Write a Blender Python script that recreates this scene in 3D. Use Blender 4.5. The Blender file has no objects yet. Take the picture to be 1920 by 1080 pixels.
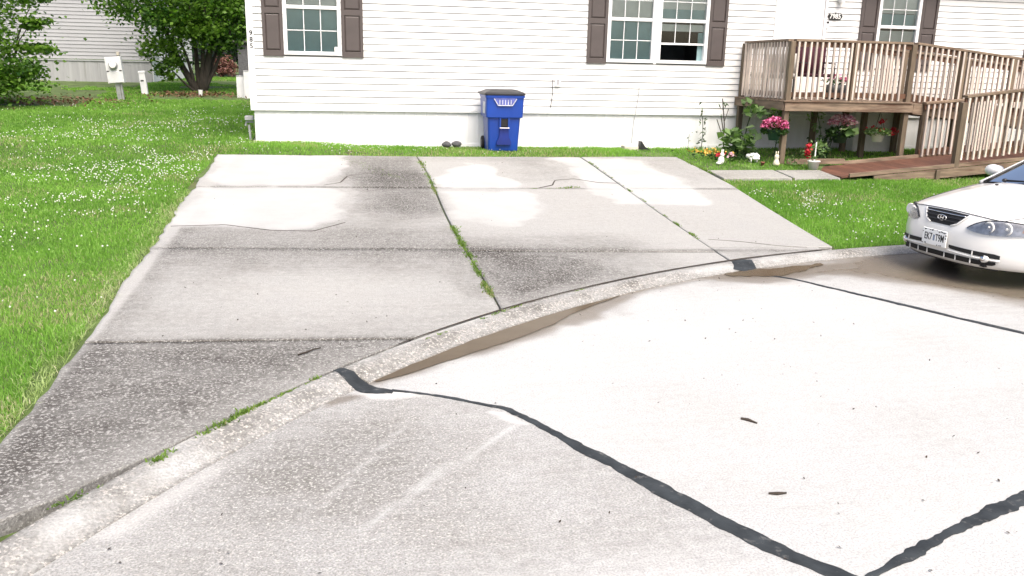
import bpy, math, random
import numpy as np
from mathutils import Vector, Matrix
R = math.radians
sc = bpy.context.scene
COL = sc.collection

# ------------------------------------------------------------------ camera, sky, sun, exposure
CAM_H = 2.0
cam = bpy.data.cameras.new('camera'); camo = bpy.data.objects.new('camera', cam); COL.objects.link(camo)
cam.sensor_width = 36.0; cam.lens = 36.0 * 1600 / 1920; cam.clip_start = 0.05; cam.clip_end = 2000
_th, _roll, _yaw = R(14.5), 0.022, R(11.3)
_F = Vector((math.sin(_yaw) * math.cos(_th), math.cos(_yaw) * math.cos(_th), -math.sin(_th)))
_R0 = Vector((math.cos(_yaw), -math.sin(_yaw), 0)); _U0 = _R0.cross(_F)
_Rv = _R0 * math.cos(_roll) + _U0 * math.sin(_roll); _Uv = _Rv.cross(_F)
camo.matrix_world = Matrix(((_Rv.x, _Uv.x, -_F.x, 0), (_Rv.y, _Uv.y, -_F.y, 0), (_Rv.z, _Uv.z, -_F.z, CAM_H), (0, 0, 0, 1)))
sc.camera = camo

SUN_EL, SUN_AZ = R(56), R(168)          # azimuth: compass-like, clockwise from +Y; the light comes from behind the camera
world = bpy.data.worlds.new('World'); sc.world = world; world.use_nodes = True
_nt = world.node_tree; _nt.nodes.clear()
_sky = _nt.nodes.new('ShaderNodeTexSky'); _sky.sky_type = 'NISHITA'; _sky.sun_disc = False
_sky.sun_elevation = SUN_EL; _sky.sun_rotation = SUN_AZ; _sky.air_density = 0.8; _sky.dust_density = 6.0; _sky.ozone_density = 0.6
_bg = _nt.nodes.new('ShaderNodeBackground'); _bg.inputs[1].default_value = 0.15
_wo = _nt.nodes.new('ShaderNodeOutputWorld')
_nt.links.new(_sky.outputs[0], _bg.inputs[0]); _nt.links.new(_bg.outputs[0], _wo.inputs[0])
sun = bpy.data.lights.new('sun', 'SUN'); sun.energy = 1.5; sun.angle = R(35); sun.color = (1.0, 0.985, 0.93)
suno = bpy.data.objects.new('sun', sun); COL.objects.link(suno)
_sd = Vector((math.sin(SUN_AZ) * math.cos(SUN_EL), math.cos(SUN_AZ) * math.cos(SUN_EL), math.sin(SUN_EL)))
suno.rotation_euler = _sd.to_track_quat('Z', 'Y').to_euler(); suno.location = (0, -10, 30)
sc.view_settings.view_transform = 'Standard'; sc.view_settings.look = 'None'
sc.view_settings.exposure = 0.92; sc.view_settings.gamma = 1.0; sc.view_settings.use_curve_mapping = False

# ------------------------------------------------------------------ materials
def _new(name):
    m = bpy.data.materials.new(name); m.use_nodes = True; nt = m.node_tree; nt.nodes.clear()
    out = nt.nodes.new('ShaderNodeOutputMaterial'); p = nt.nodes.new('ShaderNodeBsdfPrincipled')
    nt.links.new(p.outputs[0], out.inputs[0]); return m, nt, p, out
def _n(nt, t, **kw):
    n = nt.nodes.new(t)
    for k, v in kw.items(): setattr(n, k, v)
    return n
def _noise(nt, vec, scale, detail=4, rough=.55):
    n = nt.nodes.new('ShaderNodeTexNoise'); n.inputs['Scale'].default_value = scale
    n.inputs['Detail'].default_value = detail; n.inputs['Roughness'].default_value = rough
    if vec is not None: nt.links.new(vec, n.inputs['Vector'])
    return n.outputs['Fac']
def _math(nt, op, a, b=None, c=None, clamp=False):
    n = nt.nodes.new('ShaderNodeMath'); n.operation = op; n.use_clamp = clamp
    for i, v in enumerate((a, b, c)):
        if v is None: continue
        if isinstance(v, (int, float)): n.inputs[i].default_value = v
        else: nt.links.new(v, n.inputs[i])
    return n.outputs[0]
def _mix(nt, f, a, b, blend='MIX'):
    n = nt.nodes.new('ShaderNodeMix'); n.data_type = 'RGBA'; n.blend_type = blend
    for i, v in ((0, f), (6, a), (7, b)):
        if isinstance(v, (int, float)): n.inputs[i].default_value = v
        elif isinstance(v, (tuple, list)): n.inputs[i].default_value = (*v[:3], 1)
        else: nt.links.new(v, n.inputs[i])
    return n.outputs[2]
def _attr(nt, name):
    a = nt.nodes.new('ShaderNodeAttribute'); a.attribute_name = name; return a.outputs['Fac']
def _ramp(nt, f, lo, hi):
    n = nt.nodes.new('ShaderNodeMapRange'); n.inputs['From Min'].default_value = lo; n.inputs['From Max'].default_value = hi
    nt.links.new(f, n.inputs['Value']); return n.outputs[0]
def _obj(nt): return nt.nodes.new('ShaderNodeTexCoord').outputs['Object']
def _bump(nt, p, h, strength=.3, dist=.01):
    b = nt.nodes.new('ShaderNodeBump'); b.inputs['Strength'].default_value = strength; b.inputs['Distance'].default_value = dist
    nt.links.new(h, b.inputs['Height']); nt.links.new(b.outputs[0], p.inputs['Normal'])
def mat(name, col, rough=.6, var=.15, scale=6, metal=0, bump=0, bscale=60, coat=0, spec=.5, stretch=None, objvar=0, dirt=None):
    m, nt, p, out = _new(name)
    vec = _obj(nt)
    if stretch:
        mp = nt.nodes.new('ShaderNodeMapping'); mp.inputs['Scale'].default_value = stretch
        nt.links.new(vec, mp.inputs['Vector']); vec = mp.outputs[0]
    n = _noise(nt, vec, scale, 5)
    f = _ramp(nt, n, .3, .7)
    c = _mix(nt, f, tuple(x * (1 - var) for x in col), tuple(min(x * (1 + var), .95) for x in col))
    if objvar:
        oi = nt.nodes.new('ShaderNodeObjectInfo')
        c = _mix(nt, 1.0, c, _mix(nt, oi.outputs['Random'], (1 - objvar,) * 3, (1 + objvar,) * 3), 'MULTIPLY')
    if dirt:
        d = _ramp(nt, _noise(nt, vec, dirt[1], 6, .65), dirt[2], dirt[2] + .18)
        c = _mix(nt, d, c, dirt[0])
    nt.links.new(c, p.inputs['Base Color'])
    p.inputs['Roughness'].default_value = rough; p.inputs['Metallic'].default_value = metal
    p.inputs['Coat Weight'].default_value = coat; p.inputs['Coat Roughness'].default_value = .08
    p.inputs['Specular IOR Level'].default_value = spec
    if bump: _bump(nt, p, _noise(nt, vec, bscale, 4), bump, .004)
    return m
def mat_concrete(name, clean, dirty, bleach, fine=70, speck=(.42, .40, .37), pit=.4):
    m, nt, p, out = _new(name); v = _obj(nt)
    g = _attr(nt, 'grime'); bl = _attr(nt, 'bleach'); wet = _attr(nt, 'wet')
    n1 = _noise(nt, v, 1.7, 7, .62); n2 = _noise(nt, v, fine, 2, .6); n3 = _noise(nt, v, 17, 6, .72); n4 = _noise(nt, v, fine * .55, 4, .68)
    mp = nt.nodes.new('ShaderNodeMapping'); mp.inputs['Scale'].default_value = (1.1, 15, 1); nt.links.new(v, mp.inputs['Vector'])
    br = _noise(nt, mp.outputs[0], 1.0, 6, .72)          # broom finish
    dev = lambda f, k: _math(nt, 'MULTIPLY', _math(nt, 'SUBTRACT', f, .5), k)
    gg = g
    for f, k in ((n1, .95), (n3, .95), (br, .5), (n2, 1.0)): gg = _math(nt, 'ADD', gg, dev(f, k))
    gg = _math(nt, 'MULTIPLY', gg, _ramp(nt, g, -.12, .30), clamp=True)
    c = _mix(nt, gg, clean, dirty)
    sp = _math(nt, 'MULTIPLY', _ramp(nt, n4, .53, .57), _ramp(nt, g, .15, .50), clamp=True)
    c = _mix(nt, _math(nt, 'MULTIPLY', sp, .85), c, speck)                      # exposed aggregate
    k_ = _math(nt, 'MULTIPLY', _ramp(nt, g, -.25, .45), 1.0, clamp=True)
    c = _mix(nt, k_, c, _mix(nt, 1.0, c, _mix(nt, _ramp(nt, n2, .36, .64), (.58, .57, .56), (1.34, 1.34, 1.33)), 'MULTIPLY'))
    c = _mix(nt, bl, c, bleach)
    pt_ = _math(nt, 'MULTIPLY', _ramp(nt, n2, .63, .70), _ramp(nt, n3, .42, .62), clamp=True)
    c = _mix(nt, _math(nt, 'MULTIPLY', pt_, _math(nt, 'SUBTRACT', pit, _math(nt, 'MULTIPLY', bl, pit))), c, (.10, .095, .09))
    c = _mix(nt, 1.0, c, _mix(nt, _ramp(nt, n1, .3, .7), (.93, .93, .935), (1.06, 1.055, 1.045)), 'MULTIPLY')
    c = _mix(nt, _math(nt, 'MULTIPLY', wet, .9), c, (.125, .095, .062))
    nt.links.new(c, p.inputs['Base Color']); p.inputs['Specular IOR Level'].default_value = .35
    nt.links.new(_math(nt, 'SUBTRACT', .9, _math(nt, 'MULTIPLY', wet, .66)), p.inputs['Roughness'])
    _bump(nt, p, _math(nt, 'ADD', n2, n3), .6, .007)
    return m
def mat_leaf(name, dark, light, dry=None, trans=.35, rough=.45):
    m, nt, p, out = _new(name)
    t = _attr(nt, 'tint'); c = _mix(nt, t, dark, light)
    if dry is not None: c = _mix(nt, _ramp(nt, t, .95, .97), c, dry)
    nt.links.new(c, p.inputs['Base Color']); p.inputs['Roughness'].default_value = rough
    p.inputs['Specular IOR Level'].default_value = .3
    tr = nt.nodes.new('ShaderNodeBsdfTranslucent'); nt.links.new(_mix(nt, .5, c, (.5, .8, .05), 'OVERLAY'), tr.inputs[0])
    mx = nt.nodes.new('ShaderNodeMixShader'); mx.inputs[0].default_value = trans
    nt.links.new(p.outputs[0], mx.inputs[1]); nt.links.new(tr.outputs[0], mx.inputs[2]); nt.links.new(mx.outputs[0], out.inputs[0])
    return m
def mat_glass(name, tint=(.75, .85, .84), refl=.12, rough=.03):
    m, nt, p, out = _new(name)
    tr = nt.nodes.new('ShaderNodeBsdfTransparent'); tr.inputs[0].default_value = (*tint, 1)
    gl = nt.nodes.new('ShaderNodeBsdfGlossy'); gl.inputs['Roughness'].default_value = rough
    fr = nt.nodes.new('ShaderNodeFresnel'); fr.inputs[0].default_value = 1.5
    n = _noise(nt, _obj(nt), 2.0, 2)
    f = _math(nt, 'ADD', _math(nt, 'MULTIPLY', n, .04), _math(nt, 'ADD', fr.outputs[0], refl - .04), clamp=True)
    mx = nt.nodes.new('ShaderNodeMixShader'); nt.links.new(f, mx.inputs[0])
    nt.links.new(tr.outputs[0], mx.inputs[1]); nt.links.new(gl.outputs[0], mx.inputs[2]); nt.links.new(mx.outputs[0], out.inputs[0])
    nt.nodes.remove(p); return m

M = {}
M['vinyl'] = mat('white_vinyl', (.80, .79, .775), .45, .03, 1.5, objvar=.02, dirt=((.62, .61, .58), 1.3, .66))
M['gap'] = mat('siding_shadow_backing', (.16, .155, .155), .8, .05)  # darkened so the gaps between siding courses carry their shadow in the colour
M['skirt'] = mat('white_skirting', (.80, .80, .80), .5, .03, 1.5, stretch=(6, 6, .5), dirt=((.74, .735, .72), 1.2, .66))
M['trim'] = mat('white_trim', (.82, .82, .82), .4, .03)
M['shutter'] = mat('shutter_plastic', (.082, .066, .062), .5, .12, 3, bump=.1, bscale=90)
M['door'] = mat('white_door', (.84, .83, .82), .35, .03)
M['glass'] = mat_glass('window_glass', (.93, .97, .97), .05)
M['screen'] = mat('insect_screen', (.235, .355, .365), .7, .12, 1.2)
M['blind'] = mat('blind_slat', (.78, .78, .75), .6, .06)
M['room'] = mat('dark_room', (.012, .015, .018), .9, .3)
M['black'] = mat('black_plastic', (.018, .018, .020), .45, .2, 8)
M['ink'] = mat('black_ink', (.02, .02, .02), .5, .1)
M['whiteink'] = mat('white_ink', (.85, .85, .83), .5, .03)
M['shingle'] = mat('roof_shingle', (.10, .095, .09), .9, .3, 20, bump=.4)
M['greysiding'] = mat('grey_siding', (.36, .36, .375), .5, .06, 1.2, objvar=.04, dirt=((.27, .27, .28), 1.1, .6))  # boards of the neighbour's facing wall; its end wall is white vinyl
M['greyskirt'] = mat('grey_skirting', (.34, .34, .345), .55, .10, 2, stretch=(7, 7, .4), dirt=((.22, .22, .2), 1.5, .58))
M['wood'] = mat('weathered_post', (.150, .112, .076), .85, .28, 3.0, bump=.5, bscale=30, stretch=(9, 9, 1.2), objvar=.18, dirt=((.10, .105, .065), .7, .6))
M['woodx'] = mat('weathered_rail', (.210, .152, .106), .85, .42, 2.5, bump=.5, bscale=25, stretch=(1.0, 9, 9), objvar=.16, dirt=((.10, .050, .030), 1.0, .52))
M['woody'] = mat('weathered_cross_rail', (.20, .145, .103), .85, .3, 2.5, bump=.5, bscale=25, stretch=(9, 1, 9), objvar=.15)
M['woodr'] = mat('reddish_brown_rail', (.105, .052, .030), .85, .3, 2.5, bump=.4, bscale=25, objvar=.2)
M['baluster'] = mat('weathered_baluster', (.57, .49, .425), .8, .25, 3.0, bump=.3, bscale=30, stretch=(9, 9, 1), objvar=.25, dirt=((.20, .12, .08), 1.5, .57))
M['deckboard'] = mat('stained_ramp_board', (.120, .052, .032), .65, .3, 3.0, bump=.4, bscale=30, stretch=(9, 1, 9), objvar=.2, dirt=((.20, .12, .085), 2, .62))
M['blue'] = mat('blue_plastic', (.002, .044, .30), .38, .12, 2.5, bump=.05, bscale=200, spec=.6, dirt=((.03, .05, .22), 4, .66))
M['lid'] = mat('lid_plastic', (.022, .022, .026), .45, .25, 6, bump=.08, bscale=120)
M['sticker'] = mat('worn_sticker', (.55, .56, .62), .5, .3, 20)
M['grey'] = mat('grey_plastic', (.38, .38, .39), .5, .1)
M['meter'] = mat('meter_paint', (.62, .62, .63), .45, .08, 5, dirt=((.35, .34, .32), 4, .62))
M['steel'] = mat('galvanised_steel', (.45, .45, .46), .4, .15, 12, metal=.7)
M['chrome'] = mat('chrome', (.75, .75, .77), .12, .04, metal=1)
M['paint'] = mat('car_paint', (.70, .69, .665), .30, .015, 1.5, coat=.8)
M['rubber'] = mat('tyre_rubber', (.022, .021, .020), .85, .2, 15, bump=.2)
M['dark'] = mat('dark_cavity', (.006, .006, .007), .7, .2)
M['cglass'] = mat_glass('car_glass', (.60, .66, .66), .60)
M['lens'] = mat_glass('lamp_lens', (.88, .88, .88), .10)
M['lampbase'] = mat('lamp_housing', (.42, .42, .425), .25, .5, 14, metal=.5)
M['amber'] = mat('amber_lens', (.62, .33, .16), .25, .1)
M['interior'] = mat('car_interior', (.10, .10, .10), .8, .2)
M['sealant'] = mat('joint_sealant', (.026, .030, .032), .62, .5, 7, bump=.5, bscale=40, spec=.35, dirt=((.17, .165, .155), 17, .585))
M['soil'] = mat('soil_under_grass', (.075, .115, .028), .95, .45, 3, bump=.5, bscale=25, dirt=((.11, .075, .045), .8, .60))
M['bark'] = mat('bark', (.055, .045, .035), .9, .35, 6, bump=.6, bscale=25, stretch=(4, 4, 1))
M['grass'] = mat_leaf('grass_blade', (.100, .235, .030), (.310, .520, .100), (.46, .43, .25), .45)
M['weed'] = mat_leaf('weed_blade', (.07, .14, .02), (.20, .30, .06), (.33, .30, .16), .35)
M['straw'] = mat_leaf('pale_grass_blade', (.16, .27, .05), (.42, .50, .22), (.50, .46, .32), .35)
M['clover'] = mat('clover_flower', (.58, .60, .50), .7, .1, 40)
M['leafA'] = mat_leaf('tree_leaf', (.022, .075, .012), (.200, .345, .040), None, .40)
M['leafB'] = mat_leaf('far_leaf', (.012, .040, .012), (.045, .105, .022), None, .25)
M['leafpink'] = mat_leaf('pink_leaf', (.14, .05, .045), (.30, .16, .13), None, .2)
M['leafC'] = mat_leaf('garden_leaf', (.090, .165, .055), (.24, .34, .14), None, .3)
M['leafD'] = mat_leaf('dark_garden_leaf', (.018, .050, .014), (.060, .115, .030), None, .25)
M['pink'] = mat_leaf('pink_petal', (.30, .010, .090), (.75, .22, .42), None, .2)
M['pinkw'] = mat_leaf('pink_white_petal', (.36, .04, .12), (.80, .62, .68), None, .2)
M['red'] = mat_leaf('red_petal', (.35, .008, .020), (.60, .03, .05), None, .2)
M['yellow'] = mat_leaf('yellow_petal', (.55, .22, .03), (.80, .55, .12), None, .2)
M['deadleaf'] = mat_leaf('dead_leaf', (.07, .035, .02), (.24, .14, .08), None, .15)
M['white'] = mat('white_ceramic', (.80, .79, .76), .4, .05, 20)
M['cream'] = mat('cream_ceramic', (.72, .66, .50), .5, .12, 20)
M['potgreen'] = mat('green_pot', (.020, .075, .050), .45, .15)
M['potdark'] = mat('dark_green_pot', (.020, .040, .032), .45, .15)
M['maroon'] = mat('maroon_cloth', (.045, .006, .014), .85, .35, 8)
M['stone'] = mat('grey_stone', (.09, .09, .095), .8, .3, 12, bump=.4)
M['beige'] = mat('beige_block', (.55, .50, .43), .8, .12, 10)
M['iron'] = mat('black_iron', (.014, .014, .014), .5, .1)
M['twig'] = mat('dead_twig', (.040, .030, .022), .9, .3)
M['lattice'] = mat('patterned_cloth', (.46, .43, .40), .85, .10, 8, dirt=((.12, .11, .12), 30, .58))
M['drive'] = mat_concrete('driveway_concrete', (.352, .348, .332), (.060, .055, .050), (.425, .423, .410), fine=95, speck=(.33, .325, .31))
M['road'] = mat_concrete('street_concrete', (.445, .446, .437), (.135, .130, .120), (.56, .55, .53), fine=95, speck=(.40, .39, .37))
M['curb'] = mat_concrete('curb_concrete', (.390, .390, .378), (.095, .089, .079), (.55, .54, .51), fine=75)
M['walk'] = mat_concrete('walk_concrete', (.33, .325, .30), (.12, .115, .10), (.5, .5, .48))

def mat_water():
    m, nt, p, out = _new('muddy_water'); v = _obj(nt)
    n = _noise(nt, v, 6, 4)
    nt.links.new(_mix(nt, n, (.075, .055, .034), (.115, .088, .058)), p.inputs['Base Color'])
    p.inputs['Roughness'].default_value = .16; p.inputs['IOR'].default_value = 1.33; p.inputs['Specular IOR Level'].default_value = .18
    _bump(nt, p, _noise(nt, v, 18, 2), .05, .004); return m
M['water'] = mat_water()

# ------------------------------------------------------------------ helpers
def tag(o, label=None, cat=None, group=None, kind=None):
    for k, v in (('label', label), ('category', cat), ('group', group), ('kind', kind)):
        if v: o[k] = v
    return o
def empty(name, loc=(0, 0, 0), rz=0, label=None, cat=None, group=None, kind=None):
    o = bpy.data.objects.new(name, None); COL.objects.link(o); o.location = loc; o.rotation_euler = (0, 0, rz)
    o.empty_display_size = .2
    return tag(o, label, cat, group, kind)
def link(name, me, m, parent=None):
    o = bpy.data.objects.new(name, me); COL.objects.link(o)
    if m is not None and not me.materials: me.materials.append(m)
    if parent is not None: o.parent = parent
    return o
class MB:
    """collects faces in world (or thing-local) coordinates"""
    def __init__(s): s.v = []; s.f = []
    def add(s, vs, fs):
        b = len(s.v); s.v += [tuple(q) for q in vs]; s.f += [tuple(i + b for i in q) for q in fs]; return s
    def box(s, x0, x1, y0, y1, z0, z1, bev=0):
        if bev <= 0:
            return s.add([(x, y, z) for z in (z0, z1) for y in (y0, y1) for x in (x0, x1)],
                         [(0, 2, 3, 1), (4, 5, 7, 6), (0, 1, 5, 4), (2, 6, 7, 3), (0, 4, 6, 2), (1, 3, 7, 5)])
        b = bev; vs = []
        for z, i in ((z0, b), (z0 + b, 0), (z1 - b, 0), (z1, b)):
            xa, xb, ya, yb = x0 + i, x1 - i, y0 + i, y1 - i
            vs += [(xa, ya, z), (xb, ya, z), (xb, yb, z), (xa, yb, z)]
        fs = [(3, 2, 1, 0), (12, 13, 14, 15)]
        for k in range(3):
            for j in range(4): fs.append((k * 4 + j, k * 4 + (j + 1) % 4, k * 4 + 4 + (j + 1) % 4, k * 4 + 4 + j))
        return s.add(vs, fs)
    def beam(s, a, b, w, h, up=(0, 0, 1)):
        """rectangular bar from a to b, w across, h along up"""
        a, b = Vector(a), Vector(b); d = (b - a).normalized(); up = Vector(up)
        if abs(d.dot(up)) > .95: up = Vector((0, 1, 0))
        r = d.cross(up).normalized(); u = r.cross(d).normalized()
        vs = []
        for p in (a, b):
            for i, j in ((-1, -1), (1, -1), (1, 1), (-1, 1)): vs.append(p + r * (i * w / 2) + u * (j * h / 2))
        return s.add(vs, [(0, 1, 2, 3), (7, 6, 5, 4), (0, 4, 5, 1), (1, 5, 6, 2), (2, 6, 7, 3), (3, 7, 4, 0)])
    def tube(s, pts, r, n=8, cap=True):
        pts = [Vector(p) for p in pts]; rs = r if isinstance(r, (list, tuple)) else [r] * len(pts)
        vs = []; fs = []
        ref = Vector((0, 0, 1))
        d0 = (pts[1] - pts[0]).normalized()
        if abs(d0.z) > .9: ref = Vector((1, 0, 0))
        for i, p in enumerate(pts):
            d = (pts[min(i + 1, len(pts) - 1)] - pts[max(i - 1, 0)]).normalized()
            a = d.cross(ref).normalized(); b = d.cross(a).normalized(); 
            for k in range(n):
                t = 2 * math.pi * k / n; vs.append(p + (a * math.cos(t) + b * math.sin(t)) * rs[i])
        for i in range(len(pts) - 1):
            for k in range(n): fs.append((i * n + k, i * n + (k + 1) % n, (i + 1) * n + (k + 1) % n, (i + 1) * n + k))
        if cap: fs += [tuple(range(n)), tuple(range((len(pts) - 1) * n, len(pts) * n))[::-1]]
        return s.add(vs, fs)
    def lathe(s, prof, c=(0, 0, 0), n=20, axis='z', sx=1, sy=1):
        vs = []; fs = []
        for (r, h) in prof:
            for k in range(n):
                t = 2 * math.pi * k / n; q = (r * math.cos(t) * sx, r * math.sin(t) * sy, h)
                if axis == 'y': q = (q[0], q[2], q[1])
                if axis == 'x': q = (q[2], q[0], q[1])
                vs.append((c[0] + q[0], c[1] + q[1], c[2] + q[2]))
        for i in range(len(prof) - 1):
            for k in range(n): fs.append((i * n + k, i * n + (k + 1) % n, (i + 1) * n + (k + 1) % n, (i + 1) * n + k))
        fs += [tuple(range(n))[::-1], tuple(range((len(prof) - 1) * n, len(prof) * n))]
        return s.add(vs, fs)
    def prism(s, poly, y0, y1):
        """polygon in x,z extruded along y"""
        n = len(poly); vs = [(x, y0, z) for x, z in poly] + [(x, y1, z) for x, z in poly]
        fs = [tuple(range(n)), tuple(range(n, 2 * n))[::-1]] + [(i, i + n, (i + 1) % n + n, (i + 1) % n) for i in range(n)]
        return s.add(vs, fs)
    def grid(s, P):
        """P: rows of points"""
        nr, nc = len(P), len(P[0]); vs = [q for row in P for q in row]
        return s.add(vs, [(i * nc + j, i * nc + j + 1, (i + 1) * nc + j + 1, (i + 1) * nc + j) for i in range(nr - 1) for j in range(nc - 1)])
    def ball(s, c, rx, ry, rz, n=12, m=8):
        prof = [(max(math.sin(math.pi * i / m), .02), -math.cos(math.pi * i / m)) for i in range(m + 1)]
        vs0 = len(s.v); s.lathe(prof, (0, 0, 0), n)
        for i in range(vs0, len(s.v)):
            x, y, z = s.v[i]; s.v[i] = (c[0] + x * rx, c[1] + y * ry, c[2] + z * rz)
        return s
    def build(s, name, m, parent=None, smooth=False, local=False):
        off = Vector((0, 0, 0))
        if parent is not None and not local:
            q = parent
            while q is not None: off = off + Vector(q.location); q = q.parent
        me = bpy.data.meshes.new(name)
        me.from_pydata([(x - off.x, y - off.y, z - off.z) for x, y, z in s.v], [], s.f)
        me.validate(); 
        import bmesh
        bm = bmesh.new(); bm.from_mesh(me); bmesh.ops.recalc_face_normals(bm, faces=bm.faces); bm.to_mesh(me); bm.free()
        if smooth: me.polygons.foreach_set('use_smooth', [True] * len(me.polygons))
        return link(name, me, m, parent)
def npmesh(name, verts, faces_flat, loop_tot, m, parent=None, attrs=None, smooth=False):
    me = bpy.data.meshes.new(name); nv = len(verts); nf = len(loop_tot)
    me.vertices.add(nv); me.vertices.foreach_set('co', np.asarray(verts, np.float32).ravel())
    me.loops.add(len(faces_flat)); me.loops.foreach_set('vertex_index', np.asarray(faces_flat, np.int32))
    ls = np.concatenate(([0], np.cumsum(loop_tot)[:-1])).astype(np.int32)
    me.polygons.add(nf); me.polygons.foreach_set('loop_start', ls)
    if smooth: me.polygons.foreach_set('use_smooth', np.ones(nf, bool))
    me.update(calc_edges=True)
    for k, a in (attrs or {}).items():
        at = me.attributes.new(k, 'FLOAT', 'POINT'); at.data.foreach_set('value', np.asarray(a, np.float32))
    return link(name, me, m, parent)
def text(name, body, size, m, parent, loc, rot, depth=.002, sx=1.0, bold=0.0, align='CENTER'):
    cu = bpy.data.curves.new('lettering', 'FONT'); cu.body = body; cu.size = size; cu.extrude = depth; cu.offset = bold
    cu.align_x = align; cu.align_y = 'CENTER'
    to = bpy.data.objects.new('lettering_source', cu); COL.objects.link(to)
    me = bpy.data.meshes.new_from_object(to.evaluated_get(bpy.context.evaluated_depsgraph_get()))
    bpy.data.objects.remove(to); bpy.data.curves.remove(cu)
    me.transform(Matrix.Diagonal((sx, 1, 1, 1))); me.materials.clear()
    o = link(name, me, m, parent); o.location = loc; o.rotation_euler = rot; return o

_rng = np.random.default_rng(7)
_tab = _rng.random((256, 256)).astype(np.float64)
def vnoise(x, y, s=1.0, o=0):
    x = np.asarray(x, float) * s + 37.1 * o + 500; y = np.asarray(y, float) * s + 91.7 * o + 500
    xi = np.floor(x).astype(int); yi = np.floor(y).astype(int); fx = x - xi; fy = y - yi
    fx = fx * fx * (3 - 2 * fx); fy = fy * fy * (3 - 2 * fy)
    t = lambda a, b: _tab[a % 256, b % 256]
    return (t(xi, yi) * (1 - fx) + t(xi + 1, yi) * fx) * (1 - fy) + (t(xi, yi + 1) * (1 - fx) + t(xi + 1, yi + 1) * fx) * fy
def fbm(x, y, s=1.0, o=0, n=4):
    a, r, w = 1., 0., 0.
    for i in range(n): r = r + a * vnoise(x, y, s * 2 ** i, o + i); w += a; a *= .5
    return r / w
def sm(t):
    t = np.clip(t, 0., 1.); return t * t * (3 - 2 * t)

# ------------------------------------------------------------------ lie of the land
OX, OY, RC = 7.92, -1.74, 10.73        # centre of the turning circle and radius of the back of its kerb
CW = .25                               # width of the rolled kerb
YW = 15.9                              # front wall of the home
def zg(x, y):
    x = np.asarray(x, float); y = np.asarray(y, float)
    r = np.hypot(x - OX, y - OY) - RC; rr = np.maximum(r, 0)
    u = rr / (rr + np.maximum(14.6 - y, 1e-3))
    z = np.where(y < 14.6, 0.06 + .44 * (.75 * u + .25 * sm(u)), .5 + .06 * sm((y - 14.6) / .5))
    z = z + .09 * sm((1.5 - x) / 3.) * sm((y - 14.2) / 1.2)
    return np.where(r <= 0, .06, z + .042 * np.clip(y - 16, 0, 16))
def arcy(x, rad=RC): return OY + math.sqrt(max(rad * rad - (x - OX) ** 2, 0))
def zf(x, y): return float(zg(x, y))

# ground sheet out to the horizon
ths = np.linspace(0, 2 * np.pi, 361)[:-1]
rs = np.concatenate((np.arange(RC, RC + 14, .2), np.arange(RC + 14, RC + 60, 1.0), [90, 130, 200, 320, 600]))
TT, RR = np.meshgrid(ths, rs); X = OX + RR * np.cos(TT); Y = OY + RR * np.sin(TT)
Z = zg(X, Y) - .03 + .02 * (fbm(X, Y, 1.3) - .5)
Z = np.where(RR < RC + .02, -.10, Z)
V = np.stack((X, Y, Z), -1).reshape(-1, 3); nr, nc = X.shape
ii, jj = np.meshgrid(np.arange(nr - 1), np.arange(nc), indexing='ij'); j2 = (jj + 1) % nc
Fq = np.stack((ii * nc + jj, (ii + 1) * nc + jj, (ii + 1) * nc + j2, ii * nc + j2), -1).reshape(-1, 4)
o = npmesh('ground', V, Fq.ravel(), np.full(len(Fq), 4), M['soil'], smooth=True); tag(o, kind='structure')

def inpoly(x, y, poly):
    c = np.zeros(np.shape(x), bool); n = len(poly)
    for i in range(n):
        x1, y1 = poly[i]; x2, y2 = poly[(i + 1) % n]
        if y1 == y2: continue
        k = ((y1 > y) != (y2 > y)) & (x < (x2 - x1) * (y - y1) / (y2 - y1) + x1); c ^= k
    return c
def softpoly(x, y, poly, wob=.12, soft=.0, s=3.0, o=0):
    """1 inside an outline whose edge wanders"""
    xx = x + wob * 2 * (fbm(x, y, s, o, 4) - .5); yy = y + wob * 2 * (fbm(x, y, s, o + 11, 4) - .5)
    if soft == 0: return inpoly(xx, yy, poly).astype(float)
    a = 0.
    rr = np.random.default_rng(o + 3)
    for k in range(12):
        dx, dy = rr.normal(0, soft, 2); a = a + inpoly(xx + dx, yy + dy, poly)
    return a / 12.

# ------------------------------------------------------------------ driveway: separate slabs
A1 = [(-2.01,14.60),(-0.03,14.6),(0.03,13.26),(-0.19,12.48),(-0.33,11.99),(-1.62,11.96),(-1.80,12.45),(-1.88,13.63)]
A2 = [(-1.9,11.85),(-0.15,11.87),(-0.01,10.98),(-0.04,10.15),(-0.28,9.83),(-0.50,9.46),(-1.13,9.63),(-1.9,9.72),(-1.94,10.62)]
B1 = [(1.49,13.09),(1.98,13.95),(2.31,13.79),(2.30,12.97),(2.51,12.54),(2.51,12.13),(2.17,11.9),(1.30,11.9),(1.32,12.30)]
B2 = [(1.32,11.7),(2.61,11.72),(2.46,10.51),(2.34,10.06),(1.91,9.80),(1.59,10.02),(1.33,10.18),(1.28,10.69)]
C1 = [(3.47,14.42),(4.08,14.48),(5.00,14.32),(4.94,13.47),(5.11,12.78),(5.10,11.43),(4.91,10.92),(4.28,10.85),(3.62,10.91),(3.47,11.70),(3.56,12.77),(3.61,13.60)]
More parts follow.
